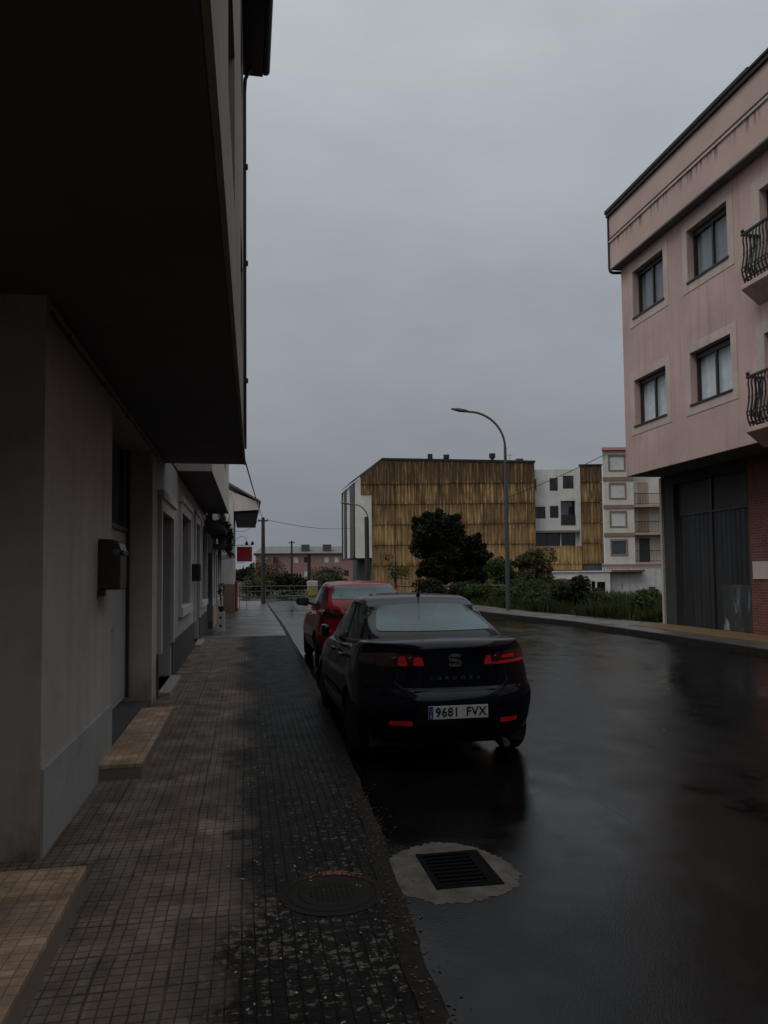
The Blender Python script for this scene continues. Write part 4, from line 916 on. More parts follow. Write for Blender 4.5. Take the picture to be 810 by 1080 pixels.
# wires
def wire(label, pts, r_=.012, n=16, sag=.3, cat='cable'):
    a, b = Vector(pts[0]), Vector(pts[1]); mb = MB()
    mb.tube([a.lerp(b, k/n)-Vector((0, 0, sag*4*(k/n)*(1-k/n))) for k in range(n+1)], r_, 5)
    return tag(mb.build('overhead_cable', 'black'), label, cat, 'overhead cables')
wire('cable running from the overhang house down to the wooden pole', ((-.02, 11.4, 3.36), (.98, 43.8, 4.85)), .012, 20, .1)
wire('cable running right from the wooden pole to the ochre building', ((1.2, 43.8, 4.8), (9.0, 64.3, 5.6)), .015, 20, .25)
wire('cable strung from the gabled house to the wooden pole', ((-.5, 39.5, 3.9), (.75, 43.8, 4.8)), .012, 10, .25)
c1 = camloc(13.0, 65.9); c2 = camloc(19.05, 64.9)
wire('cable slanting from the cream apartment roof past the ochre block', ((c2[0], c2[1], 11.7), (c1[0]-2.2, c1[1], 8.2)), .03, 12, .15)
# ------------------------------------------------------------------ street lamps
def lamp(label, x, y, h, rad, base_r, arm, dirx, z0):
    t = thing('street_lamp', label, 'street lamp', (x, y, z0), group='street lamps')
    MB().tube([(x, y, z0), (x, y, z0+h*.18), (x, y, z0+h)], [base_r, base_r*.95, base_r*.62], 10).build('pole', 'galv', t, smooth=True)
    pts = []; dx, dy = dirx
    for k in range(13):
        a = R(90*k/12); pts.append((x+dx*rad*(1-math.cos(a)), y+dy*rad*(1-math.cos(a)), z0+h+rad*math.sin(a)*1.0))
    e = pts[-1]; pts.append((e[0]+dx*arm, e[1]+dy*arm, e[2]+.02))
    MB().tube(pts, [base_r*.62]+[base_r*.5]*12+[base_r*.42], 8).build('arm', 'galv', t, smooth=True)
    e = Vector(pts[-1]); d = Vector((dx, dy, .16)).normalized()
    MB().tube([e-d*.05, e+d*.1, e+d*.4, e+d*.72], [.035, .07, .085, .03], 10).build('lamp_head', 'galv', t, smooth=True)
    MB().lathe((x, y, z0), [(base_r*1.9, 0), (base_r*1.9, .03), (base_r*1.25, .06)], 12).build('base', 'galv', t)
D1 = (-math.cos(YAW), math.sin(YAW))
lamp('tall grey street lamp with a curved arm beside the green lot', 10.79, 30.38, 7.05, 1.55, .10, .0, D1, -.15)
p2 = camloc(-1.2, 58); lamp('small grey street lamp in front of the white bay', p2[0], p2[1], 5.95, 1.2, .09, .2, D1, -.15)
p3 = camloc(-1.32, 57.3); t = thing('timber_post', 'dark timber post beside the small street lamp', 'post', (p3[0], p3[1], -.16)); MB().tube([(p3[0], p3[1], -.16), (p3[0], p3[1], 5.9)], .15, 10).build('shaft', 'pole_wood', t, smooth=True); MB().lathe((p3[0], p3[1], 5.9), [(.16, 0), (.16, .05), (.05, .09)], 10).build('cap', 'iron', t)
# ================================================================== vegetation
rv = random.Random(21)
def tree(name, label, c, z0, H, rad, trunk_r, nl, size, mat, lobes=9, trunk_h=None, cat='tree', group=None, spread=.62):
    x, y = c[:2]; t = thing(name, label, cat, (x, y, z0), group=group); th = trunk_h or H*.35
    mb = MB(); cz = z0+th+(H-th)*.48; tips = []
    mb.tube([(x, y, z0-.1), (x+.05, y, z0+th*.6), (x, y+.05, z0+th+ (H-th)*.5)], [trunk_r, trunk_r*.8, trunk_r*.3], 8)
    for k in range(lobes):
        a = k*2.4+rv.uniform(-.4, .4); rr_ = rad*spread*math.sqrt(rv.uniform(.1, 1)); hz = z0+th*.8+(H-th*.8)*rv.uniform(.18, .86)
        tip = Vector((x+rr_*math.cos(a), y+rr_*math.sin(a), hz)); tips.append(tip)
        st = Vector((x, y, z0+th*rv.uniform(.6, 1.1))); mid = st.lerp(tip, .5)+Vector((0, 0, -.1*rad))
        mb.tube([st, mid, tip], [trunk_r*.45, trunk_r*.3, trunk_r*.1], 6)
    mb.build('trunk', 'bark', t, smooth=True)
    lf = MB()
    for tip in tips:
        s = rad*rv.uniform(.34, .52)
        leaves(lf, tip, (s, s, s*.85), int(nl/lobes), size, rv, shell=.2)
        for q in range(3):
            o = Vector((rv.uniform(-1, 1), rv.uniform(-1, 1), rv.uniform(-.6, 1))).normalized()*s*1.05
            leaves(lf, tip+o, (s*.3, s*.3, s*.3), int(nl/lobes/9), size, rv)
    lf.build('crown', mat, t, recalc=False); return t
def bush(label, c, z0, rad, h, n, size, mat, group=None, name='bush'):
    x, y = c[:2]; t = thing(name, label, 'bush', (x, y, z0), group=group); mb = MB(); lf = MB()
    for k in range(7):
        a = rv.uniform(0, 6.28); q = rv.uniform(.1, .65)*rad; tip = Vector((x+q*math.cos(a), y+q*math.sin(a), z0+h*rv.uniform(.35, .82)))
        mb.tube([(x, y, z0-.1), tip], [.04, .012], 5); s = rad*rv.uniform(.35, .55)
        leaves(lf, tip, (s, s, h*rv.uniform(.22, .34)), n//7, size, rv)
    leaves(lf, (x, y, z0+h*.3), (rad*.8, rad*.8, h*.35), n//4, size, rv)
    mb.build('stems', 'bark', t); lf.build('crown', mat, t, recalc=False); return t
tree('dark_tree', 'large dark round tree in front of the ochre cladding', camloc(3.95, 54), -.15, 6.0, 2.15, .17, 24000, .15, 'leaf_dark', 24, 1.0)
tree('dark_tree', 'lower dark tree joined to the right of the large round tree', camloc(6.35, 54.5), -.15, 4.6, 1.25, .13, 12000, .14, 'leaf_dark', 16, .9)
tree('young_tree', 'thin sparse young tree before the left end of the ochre cladding', camloc(.75, 53), -.15, 3.6, 1.0, .05, 420, .09, 'leaf_mid', 9, 1.6)
tree('olive_tree', 'rounded green tree just left of the tall street lamp', camloc(7.7, 49), -.15, 3.0, 1.4, .1, 3200, .10, 'leaf_mid', 10, .8)
tree('olive_tree', 'rounded green tree right of the tall street lamp', camloc(9.7, 48.5), -.15, 3.15, 1.45, .1, 3400, .10, 'leaf_olive', 10, .8)
# hedges and bushes of the lot
hb = [(camloc(2.6, 45), 1.5, 1.4, 'leaf_dark', 'dark bush behind the black car roof, left of the pale rail end'), (camloc(4.6, 44), 1.5, 1.3, 'leaf_dark', 'low dark bush under the large round tree'),
      (camloc(6.4, 40), 1.2, 1.0, 'leaf_mid', 'green bush left of the tall lamp, near the pavement'), (camloc(9.0, 38), 1.3, 1.25, 'leaf_olive', 'pale green bush right of the lamp, before the pale rail'),
      (camloc(8.35, 33.2), 1.05, 1.55, 'leaf_dark', 'dark bush standing in front of the low white building'), (camloc(10.4, 36), 1.0, 1.0, 'leaf_mid', 'leafy green bush in front of the peeling white wall'),
      (camloc(11.2, 33), .8, .75, 'leaf_mid', 'low green bush close to the pink building corner'), (camloc(7.3, 35), 1.1, .95, 'leaf_mid', 'loose green scrub just right of the tall lamp pole'), (camloc(9.6, 33.5), .9, .85, 'leaf_olive', 'pale scrub between the dark bush and the pink building'), (camloc(5.4, 43.0), 1.4, 1.25, 'leaf_mid', 'green scrub leaning on the pale fence left of the lamp'), (camloc(8.6, 44), 1.5, 1.3, 'leaf_mid', 'green scrub leaning on the pale fence right of the lamp'), (camloc(12.6, 36), 1.0, .9, 'leaf_olive', 'dry looking scrub before the peeling wall by the green door'),
      (camloc(6.3, 33.5), .7, .6, 'leaf_mid', 'small green bush at the foot of the tall lamp')]
for c, r_, h_, mt, lb in hb: bush(lb, c, -.1, r_, h_, int(1500*r_*h_), .085, mt, 'bushes of the green lot')
t = thing('pale_fence', 'low pale rail fence running behind the lot below the ochre block', 'fence', camloc(5.7, 47))
p0, p1 = Vector(camloc(1.0, 47)), Vector(camloc(10.6, 47))
for z in (.88,): MB().tube([p0+Vector((0, 0, z)), p1+Vector((0, 0, z-.06))], .05, 6).build('rail', 'rail_white', t)
for k in range(8): p = p0.lerp(p1, k/7); MB().tube([p+Vector((0, 0, -.16)), p+Vector((0, 0, .86))], .035, 6).build('post', 'concrete', t)
# grass and weeds
gm = MB(); nb = 0
def ingreen(x, y): return x > RW(y)+.02 and not (x > 10.9 and y < 20.9)
for k in range(60000):
    y = 20.9+ (rv.random()**1.5)*34; xr0 = RW(min(y, 48.9)) if y < 49 else 12; x = xr0+.03+ (rv.random()**1.2)*15
    if rv.random() < .25: x = xr0+.03+rv.random()*.8
    if math.hypot(x-10.79, y-30.38) < .25: continue
    cl = .5+.5*math.sin(x*1.3+2*math.sin(y*.7))*math.sin(y*.9+x*.4)
    if y > 49 and x > 12: continue
    h = (.08+.70*cl*cl*rv.random()+.12*rv.random()+(.35 if rv.random() < .03 else 0))*(1 if y < 45 else .8); a = rv.uniform(0, 6.3); w = rv.uniform(.012, .035); le = rv.uniform(-.5, .5)*h
    gm.add([(x-w*math.cos(a), y-w*math.sin(a), -.14), (x+w*math.cos(a), y+w*math.sin(a), -.14), (x+w*.7*math.cos(a)+le*.4, y+w*.7*math.sin(a), -.14+h*.6), (x+le, y+le*.4, -.14+h)], [(0, 1, 2, 3)])
tag(gm.build('weeds', 'grass', recalc=False), 'long green grass and weeds covering the empty lot', 'weeds', kind='stuff')
# far greenery behind the railing
far = [((-3.0, 66), 3.0, 2.4, 'leaf_dark', 'dark bush left of the utility pole at the street end'), ((1.2, 68), 2.0, 1.6, 'leaf_olive', 'olive bush just right of the utility pole foot'), ((4.2, 70), 2.6, 1.9, 'leaf_dark', 'dark bush behind the yellow bin'), ((8.0, 72), 2.2, 1.7, 'leaf_mid', 'green bush right of the yellow bin'), ((2.2, 95), 3.0, 4.3, 'leaf_brown', 'brownish tree at the left end of the brick terrace'), ((12.5, 120), 4.2, 2.9, 'leaf_dark', 'wide hedge tree under the terrace windows'), ((6, 120), 3.0, 2.3, 'leaf_olive', 'olive shrub below the thin pole'), ((9.3, 85), 3.0, 1.9, 'leaf_olive', 'olive shrub left of the white bay foot')]
for c, r_, h_, mt, lb in far: bush(lb, (*c, 0), -.16, r_, h_, 1400, .16, mt, 'bushes at the far end')
mb = MB()
for k in range(2600):
    x = rv.uniform(-60, 60); y = rv.uniform(215, 235); h = rv.uniform(1, 6.0)*(.6+.4*math.sin(x*.21)*math.sin(x*.07+1)); leaves(mb, (x, y, h), (1, 1, .8), 3, .8, rv)
tag(mb.build('far_wood', 'leaf_dark', recalc=False), 'dark line of far woodland on the horizon', 'woodland', kind='stuff')

# ================================================================== cars
def pw(tab, x):
    if x <= tab[0][0]: return tab[0][1]
    for (a, b), (c, d) in zip(tab, tab[1:]):
        if x <= c:
            k = (x-a)/(c-a); k = k*k*(3-2*k)*.5+k*.5; return b+(d-b)*k
    return tab[-1][1]
def rounded_box(ext, r, nx, ny, nz):
    """unit grid box surface with metric edge radius -> verts as (s,t,h) in [-1,1]"""
    def ax(n, e):
        core = [(-1+2*i/n) for i in range(n+1)]; k = r/e
        return sorted({round(v, 5) for v in core+[-1+k*q for q in (.15, .35, .6, 1)]+[1-k*q for q in (.15, .35, .6, 1)]})
    X, Y, Z = ax(nx, ext[0]), ax(ny, ext[1]), ax(nz, ext[2]); idx = {}; vs = []; fs = []
    def V(a, b, c):
        key = (a, b, c)
        if key not in idx:
            p = Vector((a*ext[0], b*ext[1], c*ext[2])); q = Vector([max(-(e-r), min(e-r, v)) for v, e in zip(p, ext)]); d = p-q
            if d.length > 1e-6: p = q+d.normalized()*r
            idx[key] = len(vs); vs.append((p.x/ext[0], p.y/ext[1], p.z/ext[2]))
        return idx[key]
    for A, B, mk in ((X, Y, lambda a, b, s: (a, b, s)), (X, Z, lambda a, b, s: (a, s, b)), (Y, Z, lambda a, b, s: (s, a, b))):
        for s in (-1, 1):
            for i in range(len(A)-1):
                for j in range(len(B)-1):
                    fs.append(tuple(V(*mk(*p, s)) for p in ((A[i], B[j]), (A[i+1], B[j]), (A[i+1], B[j+1]), (A[i], B[j+1]))))
    return vs, fs
def ngrid(poly, step):
    bm = bmesh.new(); bm.faces.new([bm.verts.new((p[0], p[1], 0)) for p in poly])
    xs = [p[0] for p in poly]; zs = [p[1] for p in poly]
    for ax, lo, hi in ((0, min(xs), max(xs)), (1, min(zs), max(zs))):
        k = math.ceil((hi-lo)/step)
        for i in range(1, k):
            co = [0, 0, 0]; no = [0, 0, 0]; co[ax] = lo+(hi-lo)*i/k; no[ax] = 1
            bmesh.ops.bisect_plane(bm, geom=bm.verts[:]+bm.edges[:]+bm.faces[:], plane_co=co, plane_no=no)
    bm.verts.ensure_lookup_table(); bm.verts.index_update()
    vs = [tuple(v.co[:2]) for v in bm.verts]; fs = [tuple(v.index for v in f.verts) for f in bm.faces]; bm.free(); return vs, fs
def rpoly(poly, r=.04, n=4):
    """round the corners of a polygon"""
    out = []; N = len(poly)
    for i in range(N):
        a, b, c = Vector(poly[i-1]), Vector(poly[i]), Vector(poly[(i+1) % N]); u, w = (a-b), (c-b); k = min(r, u.length*.45, w.length*.45)
        p, q = b+u.normalized()*k, b+w.normalized()*k
        for j in range(n+1): s = j/n; out.append(tuple((1-s)**2*p+2*s*(1-s)*b+s*s*q))
    return out
class Car:
    def __init__(s, P, loc, name, label, rz=0):
        s.P = P; s.root = thing(name, label, 'car', loc, rz); s.root['_o'] = [0, 0, 0]
        L, W_ = P['L'], P['W']/2; e = (W_, L/2, .42)
        vs, fs = rounded_box(e, P.get('r', .07), 18, 54, 18); out = []
        for a, b, c in vs:
            y = (b+1)/2*L; h = (c+1)/2; z0, z1 = pw(P['zb'], y), pw(P['zt'], y)
            w = W_*pw(P['plan'], y)*pw(P['prof'], h); x = a*w
            z = z0+(z1-z0)*h-.035*(a*a)*h*P.get('crown', 1)
            kr = max(0, 1-y/.9)**1.5; kf = max(0, 1-(L-y)/.9)**1.5
            yy = y+kr*(pw(P['rear'], z)+P['sweep']*abs(a)**3.2)-kf*(pw(P['front'], z)+.34*abs(a)**3)
            out.append((x, yy, z))
        me = bpy.data.meshes.new('body'); me.from_pydata(out, [], fs); me.update()
        bm = bmesh.new(); bm.from_mesh(me); bmesh.ops.remove_doubles(bm, verts=bm.verts, dist=.0005); bmesh.ops.recalc_face_normals(bm, faces=bm.faces); bm.to_mesh(me); bm.free()
        tmp = bpy.data.objects.new('tmp', me); COL.objects.link(tmp)
        cut = MB()
        for yw in P['axles']:
            for sx in (-1, 1): cut.lathe((sx*(W_-.24) if sx > 0 else -(W_+.1), yw, P['wr']), [(P['wr']+.045, 0), (P['wr']+.045, .34)], 40, 'x')
        co = bpy.data.objects.new('cut', cut.mesh('cut')); COL.objects.link(co)
        bo = tmp.modifiers.new('b', 'BOOLEAN'); bo.operation = 'DIFFERENCE'; bo.object = co; bo.solver = 'EXACT'
        bpy.context.view_layer.update(); dg = bpy.context.evaluated_depsgraph_get()
        lower = bpy.data.meshes.new_from_object(tmp.evaluated_get(dg)); bpy.data.objects.remove(tmp); bpy.data.objects.remove(co)
        # greenhouse
        vs, fs = rounded_box((.70, 1.1, .30), .085, 16, 40, 12); gv = []
        for a, b, c in vs:
            t = (b+1)/2; h = (c+1)/2
            y0, y1 = pw(P['gr'], h), pw(P['gf'], h); y = y0+(y1-y0)*t
            z = P['gz0']+(pw(P['roof'], y)-P['gz0'])*h-.03*a*a*h
            w = (P['gw0']+(P['gw1']-P['gw0'])*h)*(1-P.get('gtaper', .08)*abs(2*t-1)**2.5)
            x = a*w; y += P.get('gsweep', .14)*abs(a)**2.6*(1 if t < .5 else -1)*abs(2*t-1)**3
            gv.append((x, y, z))
        bm = bmesh.new(); bm.from_mesh(lower); base = len(bm.verts); nv = [bm.verts.new(p) for p in gv]
        for f_ in fs: bm.faces.new([nv[i] for i in f_])
        bmesh.ops.recalc_face_normals(bm, faces=bm.faces)
        me2 = bpy.data.meshes.new('body'); bm.to_mesh(me2); s.bvh = BVHTree.FromBMesh(bm); bm.free()
        for p in me2.polygons: p.use_smooth = True
        me2.set_sharp_from_angle(angle=R(38)); me2.materials.clear(); me2.materials.append(M[P['paint']])
        s.body = bpy.data.objects.new('body', me2); COL.objects.link(s.body); s.body.parent = s.root; s.body['_o'] = [0, 0, 0]
    def patch(s, name, mat, poly, side, parent=None, eps=.004, step=.06, r=.0):
        """surface panel: side 'rear','front','left','right','top' says from where the outline is projected"""
        if r: poly = rpoly(poly, r)
        vs, fs = ngrid(poly, step); out = []
        for a, b in vs:
            if side in ('rear', 'front'): sg = 1 if side == 'rear' else -1; o = Vector((a, -2 if sg > 0 else 8, b)); d = Vector((0, sg, 0))
            elif side in ('left', 'right'): sg = 1 if side == 'left' else -1; o = Vector((-2*sg, a, b)); d = Vector((sg, 0, 0))
            else: o = Vector((a, b, 4)); d = Vector((0, 0, -1))
            hit, no, i, ds = s.bvh.ray_cast(o, d)
            if hit is None: hit = o+d*2; no = -d
            if no.dot(d) > 0: no = -no
            out.append(hit+(no*.5-d*.5).normalized()*eps)
        mb = MB(); mb.add(out, fs); ob_ = mb.build(name, mat, parent or s.root, recalc=False)
        for p in ob_.data.polygons: p.use_smooth = True
        return ob_
    def hit(s, x, z, side='rear'):
        sg = 1 if side == 'rear' else -1
        h, *_r = s.bvh.ray_cast(Vector((x, -2*sg if sg > 0 else 8, z)), Vector((0, sg, 0))); return h
    def line(s, name, pts, side, w=.006, mat='trim_black', parent=None):
        P2 = []
        for i, p in enumerate(pts):
            a, b = Vector(pts[max(i-1, 0)]), Vector(pts[min(i+1, len(pts)-1)]); d = (b-a).normalized(); n_ = Vector((-d.y, d.x)); P2.append((Vector(p)+n_*w, Vector(p)-n_*w))
        return s.patch(name, mat, [tuple(q[0]) for q in P2]+[tuple(q[1]) for q in reversed(P2)], side, parent, .0015, .12)
    def wheels(s, rim='alloy'):
        P = s.P; W_ = P['W']/2; r_ = P['wr']
        for yw in P['axles']:
            for sx in (-1, 1):
                x0 = sx*(W_-.03)
                w = MB().lathe((x0, yw, r_), [(r_*.62, 0), (r_*.92, -sx*.005), (r_, -sx*.03), (r_, -sx*.165), (r_*.92, -sx*.19), (r_*.6, -sx*.19)], 40, 'x').build('wheel', 'rubber', s.root, smooth=True)
                w['_o'] = [0, 0, 0]; rm = MB(); rm.lathe((x0-sx*.012, yw, r_), [(r_*.64, 0), (r_*.6, -sx*.03), (r_*.3, -sx*.05)], 30, 'x')
                for k in range(7):
                    a = k*2*math.pi/7; ca, sa = math.cos(a), math.sin(a); hw = .028
                    rm.add([(x0-sx*q, yw+ca*rr_-sa*ww, r_+sa*rr_+ca*ww) for q in (.008, .035) for rr_, ww in ((.04, -hw), (.04, hw), (r_*.63, hw*.8), (r_*.63, -hw*.8))], [(0, 1, 2, 3), (4, 5, 6, 7), (0, 1, 5, 4), (1, 2, 6, 5), (2, 3, 7, 6), (3, 0, 4, 7)])
                rm.lathe((x0-sx*.004, yw, r_), [(.06, 0), (.06, -sx*.04)], 16, 'x'); rm.build('rim', rim, w)
    def mirror(s, y, z, x, mat, k=1.0):
        for sx in (-1, 1):
            mb = MB(); vs, fs = rounded_box((.10, .06, .07), .045, 6, 5, 5)
            mb.add([(sx*(x+.14*k)+a*.11*k, y+b*.07*k+abs(a)*.01, z+.06+c*.075*k*(1-.15*a*sx)) for a, b, c in vs], fs); mb.tube([(sx*(x-.04), y+.05, z), (sx*(x+.06), y+.02, z+.03)], .028, 8)
            o = mb.build('wing_mirror', mat, s.root, smooth=True)
            MB().quad(*[(sx*(x+.14*k)+a*.09*k, y-.072*k-.002, z+.06+c*.055*k) for a, c in ((-1, -1), (1, -1), (1, 1), (-1, 1))]).build('mirror_glass', 'car_glass', o)
# ---- near car: black saloon
PB = dict(L=4.28, W=1.69, paint='paint_black', axles=(.82, 3.28), wr=.30, sweep=.36, r=.06,
          zb=[(0, .235), (.35, .21), (.9, .20), (3.5, .20), (4.28, .24)],
          zt=[(0, 1.065), (.12, 1.095), (.6, 1.10), (1.2, 1.02), (2.4, .97), (3.1, .95), (3.7, .87), (4.28, .72)],
          plan=[(0, .94), (.35, .98), (.8, 1.0), (3.2, 1.0), (3.8, .97), (4.28, .90)],
          prof=[(0, .90), (.12, .955), (.42, 1.0), (.62, .985), (.85, .935), (1, .885)],
          rear=[(.2, .12), (.30, .04), (.40, .0), (.62, .0), (.64, .012), (.69, .085), (.78, .088), (.95, .090), (1.04, .072), (1.1, .08)],
          front=[(.2, .1), (.4, 0), (.55, .02), (.75, .16), (1, .3)],
          gz0=.86, gw0=.765, gw1=.575, gr=[(0, .12), (.42, .52), (.9, 1.18), (1, 1.34)], gf=[(0, 3.52), (.3, 3.22), (.9, 2.52), (1, 2.36)],
          roof=[(0, 1.395), (1.0, 1.40), (1.7, 1.455), (2.3, 1.455), (3.2, 1.40)])
car = Car(PB, (1.75, 6.22, -.06), 'parked_car', 'black saloon car parked nearest, with red tail lights and licence plate')
c = car
c.patch('rear_window', 'through_light_glass', [(-.56, 1.135), (.56, 1.135), (.45, 1.345), (.2, 1.365), (-.2, 1.365), (-.45, 1.345)], 'rear', eps=.006, r=.05)
c.patch('windscreen', 'car_glass', [(-.62, 1.0), (.62, 1.0), (.47, 1.385), (-.47, 1.385)], 'front', eps=.006, r=.05)
for sd_ in ('left', 'right'):
    c.patch('rear_door_window', 'car_glass', [(.98, 1.055), (1.62, 1.02), (1.62, 1.345), (1.36, 1.35), (1.2, 1.28)], sd_, eps=.006, r=.03)
    c.patch('front_door_window', 'through_light_glass' if sd_ == 'left' else 'car_glass', [(1.70, 1.015), (2.95, .985), (2.42, 1.345), (1.70, 1.35)], sd_, eps=.006, r=.03)
    c.line('window_trim', [(.9, 1.045), (1.66, 1.003), (3.0, .965)], sd_, .010, 'chrome')
    dr = c.line('door', [(1.66, 1.0), (1.66, .42), (1.28, .36), (1.12, .62), (.98, .98)], sd_, .005)
    c.line('front_door', [(2.88, .96), (2.92, .6), (2.84, .34), (1.66, .34)], sd_, .005)
    c.patch('side_moulding', 'trim_black', [(1.25, .47), (2.85, .45), (2.85, .51), (1.25, .53)], sd_, eps=.014, r=.02)
    sx = -1 if sd_ == 'left' else 1
    for yy in (1.32, 2.0):
        h_ = MB().box(sx*.80, sx*.845, yy-.09, yy+.09, .86, .895); h_.build('door_handle', 'paint_black', c.root, bevel=.012)
# tail lights: bright lens, dark smoked outer part
for sx in (-1, 1):
    o = [(.25*sx, .875), (.29*sx, .975), (.55*sx, .992), (.75*sx, .968), (.765*sx, .90), (.60*sx, .872)]
    if sx < 0: o = o[::-1]
    tl = c.patch('tail_light', 'lens_dark', o, 'rear', eps=.008, r=.03, step=.04)
    for (xa, xb, za, zb_) in ((.262, .355, .884, .955), (.395, .475, .884, .965)) if sx < 0 else ((.262, .34, .882, .955), (.34, .735, .880, .902), (.43, .60, .925, .955)):
        q = [(xa*sx, za), (xb*sx, za), ((xb-.012)*sx, zb_), ((xa+.02)*sx, zb_)]
        if sx < 0: q = q[::-1]
        c.patch('bright_lens', 'reflector' if zb_-za != .03 else 'lens_red', q, 'rear', tl, .012, .04, .012)
    for xc in (.376, .50) if sx < 0 else (.385,):
        h_ = c.hit(xc*sx, .93); MB().lathe((h_.x, h_.y-.012, h_.z), [(.030, 0), (.030, -.006), (.022, -.008)], 20, 'y').build('bulb_bowl', 'lens_dark', tl)
    q = [(.38*sx, .395), (.56*sx, .395), (.565*sx, .43), (.38*sx, .435)]
    c.patch('bumper_reflector', 'reflector', q if sx > 0 else q[::-1], 'rear', eps=.008, r=.012)
c.line('boot_seam', [(-.50, 1.06), (-.47, .86), (-.50, .74), (-.44, .69), (.44, .69), (.50, .74), (.47, .86), (.50, 1.06)], 'rear', .005)
c.line('bumper_seam', [(-.74, .672), (.74, .672)], 'rear', .004)
# plate
h0 = c.hit(0, .505); py = h0.y-.012
pl = MB().box(-.26, .26, py-.006, py, .45, .56).build('licence_plate', 'plate_white', c.root, bevel=.003); pl['_o'] = [0, 0, 0]
MB().box(-.258, -.215, py-.0075, py-.0062, .453, .557).build('country_band', 'plate_blue', pl)
rotx = Matrix.Rotation(R(90), 4, 'X')
text_obj('9681', .102, 'ink', pl, Matrix.Translation((-.095, py-.0085, .504)) @ rotx, .001, .92, 'plate_digits', 1.1, .0022)
text_obj('FVX', .102, 'ink', pl, Matrix.Translation((.155, py-.0085, .504)) @ rotx, .001, .92, 'plate_letters', 1.1, .0022)
text_obj('E', .034, 'plate_white', pl, Matrix.Translation((-.2365, py-.009, .475)) @ rotx, .0008, 1, 'country_letter')
mb = MB()
for k in range(12): a = k*math.pi/6; mb.lathe((-.2365+.013*math.cos(a), py-.008, .525+.013*math.sin(a)), [(.0024, 0), (.0024, -.001)], 6, 'y')
mb.build('star_ring', plain('star_yellow', (.7, .55, .05), .5, 0, 5, bump=0), pl)
h0 = c.hit(0, .915)
mb = MB(); zc, yc = .925, h0.y-.012
Spts = [(.042, .030), (.034, .040), (-.030, .040), (-.044, .026), (-.040, .008), (.030, -.006), (.046, -.020), (.036, -.040), (-.034, -.040), (-.044, -.030)]
for (a, b) in zip(Spts, Spts[1:]):
    a, b = Vector((a[0], 0, a[1])), Vector((b[0], 0, b[1])); d = (b-a).normalized(); n_ = Vector((-d.z, 0, d.x))*.0125; a = a-d*.003; b = b+d*.003
    o_ = Vector((0, yc, zc)); mb.add([o_+p+Vector((0, q, 0)) for q in (0, -.010) for p in (a+n_, b+n_, b-n_, a-n_)], [(0, 1, 2, 3), (4, 5, 6, 7), (0, 1, 5, 4), (1, 2, 6, 5), (2, 3, 7, 6), (3, 0, 4, 7)])
mb.build('emblem', 'chrome', c.root)
h0 = c.hit(0, .77); text_obj('CORDOBA', .040, 'chrome', c.root, Matrix.Translation((0, h0.y-.004, .775)) @ rotx, .003, 1.15, 'model_lettering', 2.6)
MB().box(-.36, .36, c.hit(0, .68).y-.0, c.hit(0, .68).y+.02, .672, .676).build('bumper_step', 'trim_black', c.root)
an = MB(); zr_ = 1.455; hh = c.bvh.ray_cast(Vector((.0, 1.45, 3)), Vector((0, 0, -1)))[0]
an.tube([hh+Vector((0, 0, 0)), hh+Vector((0, -.03, .03))], [.022, .014], 10); an.tube([hh+Vector((0, -.02, .02)), hh+Vector((0, -.13, .19))], [.007, .004], 6); an.build('aerial', 'black', c.root, smooth=True)
MB().tube([(.45, .07, .205), (.45, .3, .22)], .03, 12).build('exhaust', 'steel', c.root)
mb = MB().box(-.70, .70, .35, 3.9, .17, .30); mb.build('underbody', 'black', c.root)
c.wheels()
for sx in (-1, 1):
    vs_, fs_ = rounded_box((.05, .10, .07), .04, 5, 6, 5)
    o_ = MB().add([(sx*(.845+a*.045), 2.62+b*.11, 1.02+cc*.07) for a, b, cc in vs_], fs_).build('wing_mirror', 'paint_black', c.root, smooth=True)
    MB().tube([(sx*.78, 2.72, .98), (sx*.85, 2.68, 1.0)], .025, 8).build('mirror_arm', 'trim_black', o_)
# ---- red hatchback in front
PR = dict(L=4.30, W=1.77, paint='paint_red', axles=(.85, 3.42), wr=.315, sweep=.34, r=.09,
          zb=[(0, .32), (.4, .25), (.9, .21), (3.5, .21), (4.3, .25)],
          zt=[(0, 1.02), (.2, 1.05), (.8, 1.06), (2.4, 1.0), (3.1, .98), (3.8, .90), (4.3, .74)],
          plan=[(0, .93), (.35, .98), (.9, 1.0), (3.2, 1.0), (3.8, .97), (4.3, .88)],
          prof=[(0, .90), (.12, .955), (.4, 1.0), (.6, .99), (.82, .95), (1, .88)],
          rear=[(.2, .12), (.35, .02), (.5, 0), (.64, .02), (.70, .09), (.9, .12), (1.1, .2)],
          front=[(.2, .1), (.4, 0), (.55, .02), (.75, .16), (1, .3)],
          gz0=.90, gw0=.80, gw1=.60, gr=[(0, .10), (.3, .22), (.9, .72), (1, .80)], gf=[(0, 3.6), (.3, 3.3), (.9, 2.55), (1, 2.4)],
          roof=[(0, 1.43), (.7, 1.45), (1.5, 1.50), (2.2, 1.505), (3.2, 1.42)], gtaper=.07, gsweep=.2)
red = Car(PR, (2.10, 12.75, -.06), 'parked_car', 'red hatchback parked directly ahead of the black car')
c = red; red.root.scale = (1.025, 1.025, 1.03)
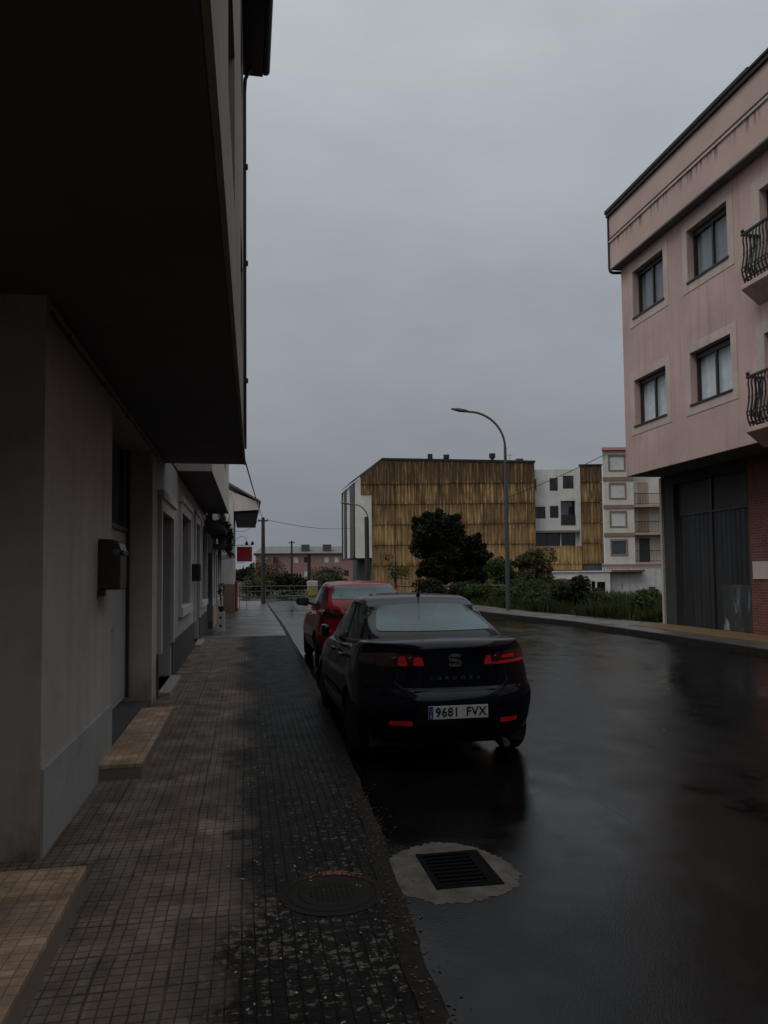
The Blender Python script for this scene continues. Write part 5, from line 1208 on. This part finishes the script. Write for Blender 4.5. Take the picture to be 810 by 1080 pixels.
c.patch('rear_window', 'through_light_glass', [(-.60, 1.20), (.60, 1.20), (.50, 1.44), (.2, 1.462), (-.2, 1.462), (-.50, 1.44)], 'rear', eps=.006, r=.05)
c.patch('windscreen', 'car_glass', [(-.64, 1.03), (.64, 1.03), (.5, 1.44), (-.5, 1.44)], 'front', eps=.006, r=.05)
for sd_ in ('left', 'right'):
    c.patch('rear_door_window', 'car_glass', [(.80, 1.19), (1.0, 1.10), (1.62, 1.06), (1.62, 1.405), (1.1, 1.38)], sd_, eps=.006, r=.03)
    c.patch('front_door_window', 'through_light_glass' if sd_ == 'left' else 'car_glass', [(1.70, 1.055), (3.0, 1.02), (2.48, 1.39), (1.70, 1.41)], sd_, eps=.006, r=.03)
    c.line('door', [(1.66, 1.04), (1.66, .42), (1.3, .36), (1.1, .7), (.95, 1.08)], sd_, .005); c.line('front_door', [(2.95, 1.0), (2.98, .6), (2.9, .34), (1.66, .34)], sd_, .005)
    sx = -1 if sd_ == 'left' else 1
    MB().box(sx*.83, sx*.878, 1.85, 2.05, .90, .935).build('door_handle', 'paint_red', c.root, bevel=.012)
for sx in (-1, 1):
    o = [(.42*sx, .90), (.46*sx, 1.0), (.62*sx, 1.05), (.80*sx, 1.03), (.81*sx, .93), (.6*sx, .885)]
    c.patch('tail_light', 'lens_dark', o if sx > 0 else o[::-1], 'rear', eps=.008, r=.03)
c.line('hatch_seam', [(-.62, 1.12), (-.5, .86), (-.46, .72), (.46, .72), (.5, .86), (.62, 1.12)], 'rear', .005)
pr_ = c.hit(0, .80); mb = MB().box(-.26, .26, pr_.y-.014, pr_.y-.006, .75, .86); mb.build('licence_plate', 'plate_white', c.root)
MB().tube([c.hit(-.05, 1.21)+Vector((0, -.012, 0)), c.hit(-.45, 1.26)+Vector((0, -.012, 0))], .008, 6).build('rear_wiper', 'black', c.root)
MB().box(-.70, .70, .35, 3.9, .18, .30).build('underbody', 'black', c.root)
c.wheels(); c.mirror(2.82, 1.04, .77, 'black', 1.15)
for o in bpy.data.objects:
    if '_o' in o: del o['_o']
